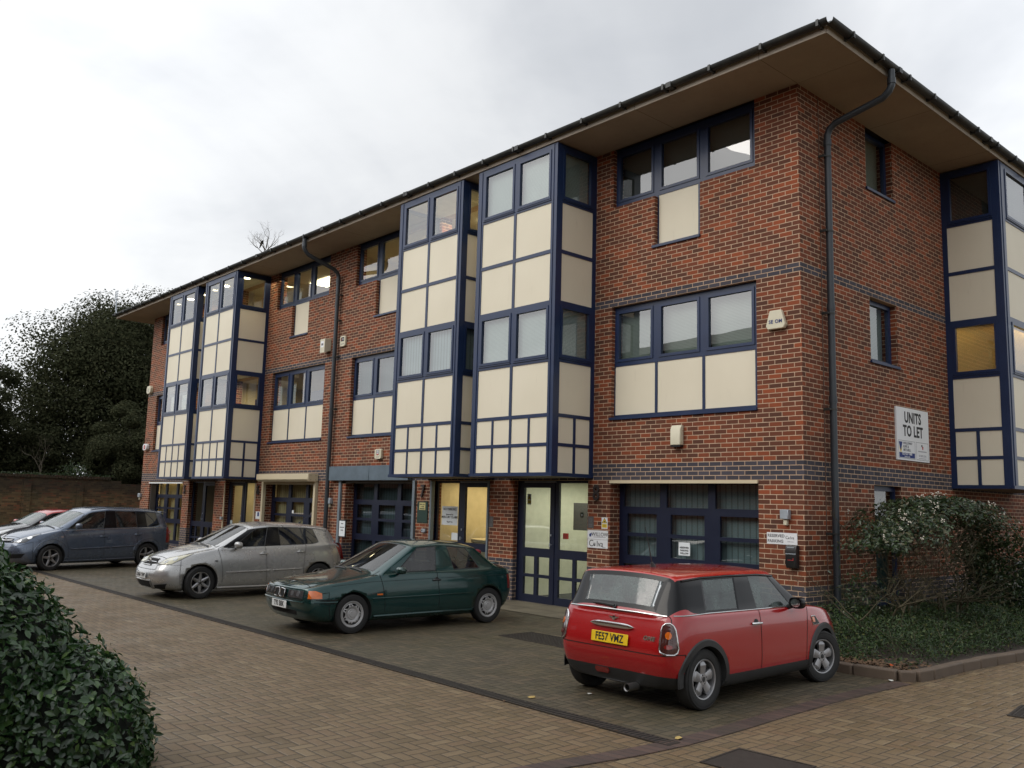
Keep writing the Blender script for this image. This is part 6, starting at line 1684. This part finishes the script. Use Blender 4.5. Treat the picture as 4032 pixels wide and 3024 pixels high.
def leaves(name, pos, nrm, size, mat, parent=None, aspect=.5, fold=.25, jitter=.6, szj=.35, kind=None):
    """each leaf: four triangles folded on the midrib. pos, nrm: Nx3 arrays"""
    n = len(pos); rng = RNG
    N = nrm+rng.normal(0, jitter, (n,3)); N /= np.linalg.norm(N, axis=1)[:,None]+1e-9
    T = rng.normal(0, 1, (n,3)); T -= (T*N).sum(1)[:,None]*N; T /= np.linalg.norm(T, axis=1)[:,None]+1e-9
    B = np.cross(N, T); s = size*(1+rng.uniform(-szj, szj, n))[:,None]
    V = np.empty((n,6,3))
    V[:,0] = pos-T*s*.5; V[:,1] = pos+B*s*aspect*.42-T*s*.12+N*s*fold*.3; V[:,2] = pos+B*s*aspect*.36+T*s*.22+N*s*fold*.25; V[:,3] = pos+T*s*.55-N*s*.06
    V[:,4] = pos-B*s*aspect*.36+T*s*.22+N*s*fold*.25; V[:,5] = pos-B*s*aspect*.42-T*s*.12+N*s*fold*.3
    F = np.arange(n)[:,None]*6+np.array([[0,1,2,3],[0,3,4,5]]).reshape(1,8)
    me = bpy.data.meshes.new(name); me.vertices.add(n*6); me.vertices.foreach_set('co', V.reshape(-1)); me.loops.add(n*8); me.loops.foreach_set('vertex_index', F.reshape(-1).astype(np.int32))
    me.polygons.add(n*2); me.polygons.foreach_set('loop_start', np.arange(0, n*8, 4, dtype=np.int32)); me.polygons.foreach_set('loop_total', np.full(n*2, 4, dtype=np.int32))
    me.materials.append(mat); me.update(calc_edges=True); me.validate()
    o = bpy.data.objects.new(name, me); COL.objects.link(o)
    if parent: o.parent = parent
    if kind: o['kind'] = kind
    return o

def fbm(P, f, seed):
    """cheap smooth pseudo noise from summed sines"""
    r = np.random.default_rng(seed); v = np.zeros(len(P))
    for k in range(7):
        d = r.normal(0,1,3); d /= np.linalg.norm(d); v += np.sin(P@d*f*(1+.35*k)+r.uniform(0,6.28))/(1+.3*k)
    return v/3.2

def crown_points(blobs, n, seed, shell=.35, lump=1.6, keep=.0, sub=1.35, nsub=44):
    """foliage gathered in many small overlapping clumps set over the big masses"""
    r = np.random.default_rng(seed); C, S = [], []
    for b in blobs:
        k = max(8, int(nsub*(b[3]*b[4]*b[5])**.67/12)); d = r.normal(0,1,(k,3)); d /= np.linalg.norm(d,axis=1)[:,None]
        rad = r.uniform(.45, .93, k); C.append(d*rad[:,None]*np.array(b[3:6])+np.array(b[:3])); S.append(r.uniform(.6,1.25,k)*sub*min(1.25, (b[3]*b[4]*b[5])**(1/3)/3.2))
    C = np.concatenate(C); S = np.concatenate(S); w = S**2; cnt = (w/w.sum()*n).astype(int)
    P, N = [], []
    for c, s_, k in zip(C, S, cnt):
        d = r.normal(0,1,(k,3)); d /= np.linalg.norm(d,axis=1)[:,None]; rad = 1-np.abs(r.normal(0,.28,k)); q = c+d*(s_*np.clip(rad,.05,1.1))[:,None]*np.array([1.15,1.15,.78])
        P.append(q); N.append(d)
    P = np.concatenate(P); N = np.concatenate(N); g = fbm(P, lump*1.6, seed+9); m = (g > keep-.62)&(P[:,2] > G+.3)
    N[:,2] += .45
    return P[m], N[m]

def branches(mb, p, d, L, r, depth, rng, spread=.6, up=.15, n=3, seg=4, out=None):
    p = Vector(p); d = Vector(d).normalized(); pts = [p.copy()]; rs = [r]
    for i in range(seg):
        d = (d+Vector(rng.normal(0,.16,3))+Vector((0,0,up*.3))).normalized(); p = p+d*(L/seg); pts.append(p.copy()); rs.append(r*(1-.45*(i+1)/seg))
    mb.tube(pts, rs, 6 if r > .02 else 4, cap=False)
    if out is not None: out.append(p.copy())
    if depth > 0:
        for k in range(n):
            q = pts[-1] if k == 0 else pts[rng.integers(max(1, seg-2), seg+1)]
            nd = (d+Vector(rng.normal(0, spread, 3))).normalized(); branches(mb, q, nd, L*rng.uniform(.6,.85), rs[-1]*.8, depth-1, rng, spread, up, n, seg, out)

def tree(name, lab, base, blobs, nleaf, lsize, mat, seed, trunk_r=.3, group=None, core=True, keep=.0, lump=1.6, shell=.35):
    rng = np.random.default_rng(seed); th = thing(name, lab, 'tree', base, 0, group); B = Vector(base)
    mb = MB(); cz = min(b[2]-b[5]*.4 for b in blobs)
    c0 = blobs[0]; top = Vector((c0[0], c0[1], c0[2]))-B; mid = Vector((0,0,max(1.0, (cz-B.z)*.7)))
    mb.tube([(0,0,0),mid*.5+Vector((.1,0,0)),mid], [trunk_r*1.25,trunk_r,trunk_r*.85], 10)
    for b in blobs[:7]:
        t_ = Vector(b[:3])-B; v = t_-mid; pts = [mid+v*f+Vector(rng.normal(0,.06*v.length,3))*(0 < f < 1) for f in (0,.33,.66,1)]; mb.tube(pts, [trunk_r*.55,trunk_r*.4,trunk_r*.25,trunk_r*.1], 6, cap=False)
        for k in range(3): branches(mb, pts[2], v.normalized(), v.length*.10+.2, trunk_r*.14, 2, rng, .8, .2, 2, 3)
    mb.build('trunk', M['darkbark'], th)
    P, N = crown_points(blobs, nleaf, seed, shell, lump, keep)
    leaves('crown', P-np.array(base), N, lsize, mat, th, aspect=.70, jitter=.42)
    return th
TG = 'trees beyond the garden wall'
tree('oak_tree', 'huge dark evergreen oak towering behind the garden wall, left of the building', (-46,5.5,G),
     [(-46,6.0,9.5,5.0,4.6,4.2),(-45,2.8,7.8,4.2,3.8,4.2),(-46,9.5,8.5,5,4.6,4.4),(-44,1.6,5.0,3.6,2.9,3.2),(-43,5.5,4.6,4,4.2,3.6),(-44,9.5,4.6,4,4,3.6),(-46,4.4,11.4,2.6,2.4,1.7),(-46,7.3,12.2,2.8,2.8,1.7),(-45,1.0,8.2,2.4,2.0,1.8)], 230000, .135, M['oak'], 11, .45, TG, keep=.12, lump=1.1, shell=.42)
tree('bushy_tree', 'lower rounded dark tree in front of the great oak, close to the building end', (-38,3.4,G),
     [(-38,3.6,3.6,2.1,2.2,2.0),(-37.6,1.9,2.9,1.7,1.6,1.5),(-37.8,4.8,2.9,1.8,1.8,1.7),(-38.2,2.9,5.0,1.3,1.4,1.0)], 80000, .095, M['oak'], 12, .18, TG, keep=.0, lump=1.9)
tree('slender_tree', 'loose feathery tree at the left edge above the garden wall', (-42,-2.2,G),
     [(-42,-2.4,6.6,1.3,1.2,1.6),(-42,-3.3,5.2,1.8,1.6,1.8),(-42,-1.6,4.4,1.7,1.5,1.8),(-41.5,-4.2,3.6,2.2,2.0,1.9)], 50000, .10, M['oak'], 13, .14, TG, keep=.35, lump=2.2, shell=.5)
tree('dark_thicket_tree', 'dark tree low behind the wall between the oak and the feathery tree', (-43,-.2,G), [(-43,-.4,3.2,2.2,2.0,2.4),(-43,-2.6,2.6,2.2,2.0,1.9),(-43,1.2,3.6,1.8,1.6,2.2)], 50000, .12, M['oak'], 15, .16, TG, keep=.2, lump=1.7)
# bare sapling showing in front of the dark crowns
th = thing('bare_sapling', 'thin bare sapling against the dark trees behind the wall', 'tree', (-35.2,-1.55,G+2.1), 0, TG); mb = MB(); r_ = np.random.default_rng(4)
branches(mb, (0,0,0), (0,.02,1), .95, .035, 3, r_, .45, .5, 3, 4); mb.build('trunk', M['bark'], th)
th = thing('roof_treetop', 'bare twiggy treetop with a bird showing above the eaves', 'tree', (-54.9, 17.5, G)); mb = MB(); r_ = np.random.default_rng(21)
mb.tube([(0,0,0),(.1,0,6),(0,0,20.6)], [.4,.3,.12], 8)
for k in range(6): branches(mb, (0,0,20.6-.5+.15*k), (r_.normal(0,.8), r_.normal(0,.5), .7), .9, .045, 3, r_, .6, .4, 3, 4)
mb.build('trunk', M['bark'], th)
th = thing('bird', 'small bird perched on the bare treetop above the eaves', 'bird', (-55.3, 17.3, 21.0)); mb = MB(); mb.tube([(-.32,0,-.25),(-.12,0,-.02),(0,0,.08),(.10,0,.17),(.17,0,.24),(.25,0,.24)], [.03,.07,.11,.10,.07,.01], 8); mb.build('body', M['darkbark'], th)

# ---- foreground hedge bush (glossy leaves)
def blobmesh(name, blobs, mat, parent, seed, scale=.86):
    bm = bmesh.new()
    for b in blobs:
        r = bmesh.ops.create_icosphere(bm, subdivisions=3, radius=1)
        for v in r['verts']:
            k = scale*(1+.07*math.sin(v.co.x*5+seed)*math.cos(v.co.y*6+v.co.z*4)); v.co = Vector((b[0]+v.co.x*b[3]*k, b[1]+v.co.y*b[4]*k, b[2]+v.co.z*b[5]*k))
    me = bpy.data.meshes.new(name); bm.to_mesh(me); bm.free(); me.materials.append(mat); o = bpy.data.objects.new(name, me); COL.objects.link(o); o.parent = parent; return o
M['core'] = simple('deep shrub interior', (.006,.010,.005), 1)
th = thing('hedge_bush', 'big glossy evergreen bush filling the bottom left corner of the view', 'bush', (0,0,0))
HB = HEDGE
def hedge_pts(blobs, n, seed, out=1.0, ns=.06):
    r = np.random.default_rng(seed); area = np.array([(b[3]*b[4]+b[4]*b[5]+b[3]*b[5]) for b in blobs]); cnt = (area/area.sum()*n).astype(int); P, N = [], []
    for i, (b, c) in enumerate(zip(blobs, cnt)):
        d = r.normal(0,1,(c,3)); d /= np.linalg.norm(d,axis=1)[:,None]; S = np.array(b[3:6])
        rad = out*(1-np.abs(r.normal(0,ns,c))+ .025); q = d*rad[:,None]*S
        q = q*(1+.05*fbm(q+np.array(b[:3]), 5.5, seed))[:,None]+np.array(b[:3]); ok = np.ones(c, bool)
        for j, o in enumerate(blobs):
            if j != i: ok &= (((q-np.array(o[:3]))/np.array(o[3:6]))**2).sum(1) > .80
        ok &= q[:,2] > G
        P.append(q[ok]); N.append((d/S)[ok]/np.linalg.norm((d/S)[ok],axis=1)[:,None])
    return np.concatenate(P), np.concatenate(N)
P, N = hedge_pts(HB, HEDGE_N, 31)
N[:,2] += .35
leaves('foliage', P, N, .066, M['laurel'], th, aspect=.62, fold=.30, jitter=.5)
P, N = hedge_pts(HB, HEDGE_N//9, 33, 1.05, .03); leaves('outer_shoots', P, N, .062, M['laurel'], th, aspect=.45, jitter=1.0)
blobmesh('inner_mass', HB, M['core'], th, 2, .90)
mb = MB(); r_ = np.random.default_rng(3)
for b in HB: branches(mb, (b[0], b[1], G), (0,0,1), .32, .03, 2, r_, .5, .2, 3)
mb.build('stems', M['twig'], th)

# ---- arching shrub at the corner bed
th = thing('arching_shrub', 'tall arching winter flowering shrub with bare stems inside, against the side wall', 'bush', (0,0,0))
r_ = np.random.default_rng(8); mb = MB(); tips = []
for k in range(15):
    x0, y0 = .95+r_.normal(0,.16), 1.9+r_.normal(0,.55); a = k/15*2*PI
    branches(mb, (x0, y0, G+.08), (.35*math.cos(a), .75*math.sin(a), 1.1), .66, .026, 3, r_, .50, .10, 3, 5, tips)
mb.build('stems', M['twig'], th)
mb = MB(); r_ = np.random.default_rng(18)
for k in range(80): branches(mb, (.95+r_.normal(0,.3), 1.7+r_.normal(0,.65), 1.15+r_.normal(0,.2)), (r_.normal(0,.6), r_.normal(-.1,.7), .5), .28, .008, 3, r_, .7, .25, 3, 4)
mb.build('twigs', M['twig'], th)
# arch shell: y along wall, z height, thickness in x
def arch(n, seed, t0, t1, rin=.74, rout=1.0):
    r = np.random.default_rng(seed); t = r.uniform(t0, t1, n); rad = r.uniform(rin, rout, n)
    cy, cz, ay, az = ARCH
    y = cy-np.cos(t)*ay*rad; z = cz+np.sin(t)*az*rad; x = r.normal(.95, .36, n)+.12*np.sin(y*3); x = np.clip(x, .12, 1.75)
    b = (x-.95)/.85; k = 1-.10*b**2; z = cz+(z-cz)*k
    N = np.stack([b*.9, -np.cos(t), np.sin(t)+.3], 1); P = np.stack([x, y, z], 1); g = fbm(P, 4.5, seed) > -.22
    return P[g], N[g]
P, N = arch(15000, 41, .55, 3.1, .84, 1.0); leaves('foliage', P, N, .062, M['viburnum'], th, aspect=.55, jitter=.7)
P, N = arch(1500, 42, .5, 1.7, .72, .9); leaves('dry_foliage', P, N, .055, M['brownleaf'], th, aspect=.5, jitter=1)
P, N = arch(5200, 43, 2.45, 3.45, .66, 1.02); leaves('lower_foliage', P, N, .062, M['viburnum'], th, aspect=.6, jitter=.9)
r_ = np.random.default_rng(5); P = np.stack([r_.normal(.5,.2,700), r_.normal(.75,.2,700), r_.normal(.5,.22,700)],1); leaves('side_shoots', P, np.tile([.5,-.4,.6],(700,1)), .055, M['viburnum'], th, jitter=.9)
fl = MB(); P, N = arch(70, 44, .5, 2.3, .97, 1.03)
for p in P:
    if p[2] > 1.3 or random.random() < .2:
        for q in range(6): d = RNG.normal(0,.016,3); c_ = p+d; fl.add([(c_[0]+.014,c_[1],c_[2]),(c_[0],c_[1]-.014,c_[2]),(c_[0],c_[1],c_[2]+.014),(c_[0]-.012,c_[1]+.01,c_[2]-.01)], [(0,1,2),(0,3,1),(0,2,3),(1,3,2)])
fl.build('flower_heads', M['flower'], th)
# ground cover in the bed
r_ = np.random.default_rng(9); n = 34000
x = r_.uniform(.1, 2.25, n); y = r_.uniform(-1.35, 6.2, n); xe = 2.10+np.clip((y-.5)*.14, 0, 1); e = (x-.1)/(xe)
hgt = .40*np.clip(1.15-e**3, .15, 1)*np.clip((y+1.45)/.9, .12, 1)*(1+.35*fbm(np.stack([x,y,0*x],1), 3.2, 77)); z = G+.08+hgt*r_.uniform(0,1,n)**.55
ok = (x < xe)&~((y < -.6)&(x > 1.5)&(r_.uniform(0,1,n) < .8)); P = np.stack([x*1.0,y,z],1)[ok]
N = np.stack([.3+0*x,-.3+0*x,.9+0*x],1)[ok]
o = leaves('ground_cover', P, N, .046, M['cover'], None, aspect=.38, jitter=.9, kind='stuff')
mb = MB(); r_ = np.random.default_rng(10)
for k in range(160):
    x0, y0 = r_.uniform(.3,2.0), r_.uniform(-.9,4.5); d = Vector((r_.normal(0,.5), r_.normal(-.1,.5), .9)); p0 = Vector((x0,y0,G+.1)); mb.tube([p0, p0+d*.18, p0+d*.34+Vector((0,0,-.02)), p0+d*.48+Vector((0,0,-.07))], [.004,.003,.003,.002], 4, cap=False)
o = mb.build('ground_cover_stems', M['twig']); o['kind'] = 'stuff'
# plants on the garden wall
r_ = np.random.default_rng(14); n = 2500; y = r_.uniform(-12, 1.0, n); P = np.stack([-34.1+r_.normal(0,.1,n), y, G+2.62+np.abs(r_.normal(0,.05,n))],1); o = leaves('wall_moss', P, np.tile([0,0,1.],(n,1)), .05, M['cover'], None, jitter=1, kind='stuff')
th = thing('wall_weed', 'small leafy weed growing on top of the garden wall', 'plant', (-34.1,-.55,G+2.6)); P = r_.normal(0,1,(500,3))*np.array([.12,.30,.17])+np.array([0,0,.22]); leaves('foliage', P, np.tile([.3,-.3,.8],(500,1)), .08, M['cover'], th, jitter=.9)

# ================================================================ OPPOSITE BUILDING (seen in the glass)
th = thing('opposite_building', 'brick office building across the yard, seen only as a reflection in the glass', 'building', (0,0,0))
MB().box(-27, 14, -36, -19.5, G, 8.6).build('wall', M['brick'], th)
m_ = MB(); m_.add([(-28.2,-37.2,8.6),(15.2,-37.2,8.6),(15.2,-18.3,8.6),(-28.2,-18.3,8.6),(-19,-28,11.4),(6,-28,11.4)], [(0,1,5,4),(1,2,5),(2,3,4,5),(3,0,4),(0,3,2,1)]); m_.build('roof', M['tile'], th)
for k in range(7):
    m_ = MB(); m_.box(-26+5.2*k, -23.2+5.2*k, -19.495, -19.45, 3.6, 5.4); m_.build('window', M['signwhite'], th)
th = thing('low_green_roofed_building', 'low building with a teal roof far across the yard, seen only in the glass', 'building')
MB().box(-66, -33, -34, -22, G, 5.2).build('wall', M['brick'], th)
M['tealroof'] = simple('teal metal roof', (.02,.11,.10), .6); m_ = MB(); m_.add([(-67,-35,5.2),(-32,-35,5.2),(-32,-21,5.2),(-67,-21,5.2),(-60,-28,8.6),(-39,-28,8.6)], [(0,1,5,4),(1,2,5),(2,3,4,5),(3,0,4),(0,3,2,1)]); m_.build('roof', M['tealroof'], th)
for k, (x_, y_) in enumerate(((17.5,-17),(-30.5,-17),(21,-14))):
    tb = thing('bare_tree', ['bare winter tree behind the photographer, right of the opposite building','bare winter tree left of the opposite building','bare winter tree near the road end'][k], 'tree', (x_,y_,G)); mb = MB(); r_ = np.random.default_rng(50+k)
    mb.tube([(0,0,0),(.1,0,2.5)], [.28,.22], 8)
    for q in range(5): branches(mb, (.1,0,2.4), (r_.normal(0,.5), r_.normal(0,.5), 1), 2.6, .14, 4, r_, .5, .15, 3, 4)
    mb.build('trunk', M['darkbark'], tb)
# ================================================================ SKY, SUN, CAMERA
W_ = bpy.data.worlds.new('World'); SC.world = W_; W_.use_nodes = True; nt = W_.node_tree; nt.nodes.clear()
class WN(NT):
    def __init__(s, nt): s.nt = nt
w = WN(nt); out = nt.nodes.new('ShaderNodeOutputWorld'); bg = nt.nodes.new('ShaderNodeBackground'); nt.links.new(bg.outputs[0], out.inputs[0])
ELEV, ROT = R_(38), R_(205)
sky = nt.nodes.new('ShaderNodeTexSky'); sky.sky_type = 'NISHITA'; sky.sun_disc = False; sky.sun_elevation = ELEV; sky.sun_rotation = ROT; sky.dust_density = 4; sky.air_density = 1.5
tc = nt.nodes.new('ShaderNodeTexCoord'); dx, dy, dz = w.xyz(tc.outputs['Generated'])
h = dz.max(.0)+.22; v = w.vec(dx/h, dy/h, 0)
n1 = w.noise(v, .75, 6, .55, .6); n2 = w.noise(v, 2.2, 5, .55, .3)
cl = (n1*.7+n2*.3).sstep(.36, .64)
# brighter cloud towards the hidden sun behind the viewer and to the right of the roof
lobe = (dx*(-.30)+dy*(-.80)+dz*.52).sstep(-.1, 1.0)
lobe2 = (dx*.10+dy*.86+dz*.48).sstep(.80, .99)
low = (1-dz.max(0)).pow(3)
base = w.ramp(cl, [(0, (.58,.60,.635)), (.5, (.72,.735,.76)), (1, (.87,.88,.89))])
k = lobe*LOBE+lobe2*.40+low*.10+.80
sc = nt.nodes.new('ShaderNodeVectorMath'); sc.operation = 'SCALE'; nt.links.new(base, sc.inputs[0]); nt.links.new(k.k, sc.inputs['Scale'])
# thin veil of the clear sky colour through the overcast
sk = nt.nodes.new('ShaderNodeVectorMath'); sk.operation = 'SCALE'; nt.links.new(sky.outputs[0], sk.inputs[0]); sk.inputs['Scale'].default_value = .012
ad = nt.nodes.new('ShaderNodeVectorMath'); ad.operation = 'ADD'; nt.links.new(sc.outputs[0], ad.inputs[0]); nt.links.new(sk.outputs[0], ad.inputs[1])
nt.links.new(ad.outputs[0], bg.inputs[0]); bg.inputs[1].default_value = SKYS
sun = bpy.data.lights.new('sun', 'SUN'); sun.energy = SUNE; sun.angle = R_(35); sun.color = (1, .95, .88)
so = bpy.data.objects.new('sun', sun); COL.objects.link(so)
sd_ = Vector((math.sin(ROT)*math.cos(ELEV), math.cos(ROT)*math.cos(ELEV), math.sin(ELEV)))
so.rotation_euler = sd_.to_track_quat('Z', 'Y').to_euler()
cam = bpy.data.cameras.new('camera'); co = bpy.data.objects.new('camera', cam); COL.objects.link(co); SC.camera = co
yaw, pitch, roll = R_(48.17963694), R_(7.71716551), R_(1.53980315)
f = Vector((-math.sin(yaw)*math.cos(pitch), math.cos(yaw)*math.cos(pitch), math.sin(pitch))); r = f.cross(Vector((0,0,1))).normalized(); u = r.cross(f)
r2 = r*math.cos(roll)+u*math.sin(roll); u2 = -r*math.sin(roll)+u*math.cos(roll)
mt = Matrix((r2, u2, -f)).transposed().to_4x4(); mt.translation = Vector((6.98793755, -12.19120669, 1.72481891)); co.matrix_world = mt
cam.sensor_width = 36; cam.lens = 3482.7780604/4032*36; cam.clip_end = 2000; cam.clip_start = .05
SC.render.engine = 'CYCLES'
vs_ = SC.view_settings; vs_.view_transform = 'Standard'; vs_.look = 'None'; vs_.gamma = 1; vs_.exposure = EXPO; vs_.use_curve_mapping = False
SC.render.resolution_x = 1024; SC.render.resolution_y = 768
try:
    SC.cycles.max_bounces = 6; SC.cycles.transparent_max_bounces = 10; SC.cycles.glossy_bounces = 4; SC.cycles.diffuse_bounces = 3; SC.cycles.sample_clamp_indirect = 4; SC.cycles.caustics_reflective = False; SC.cycles.caustics_refractive = False
except Exception: pass
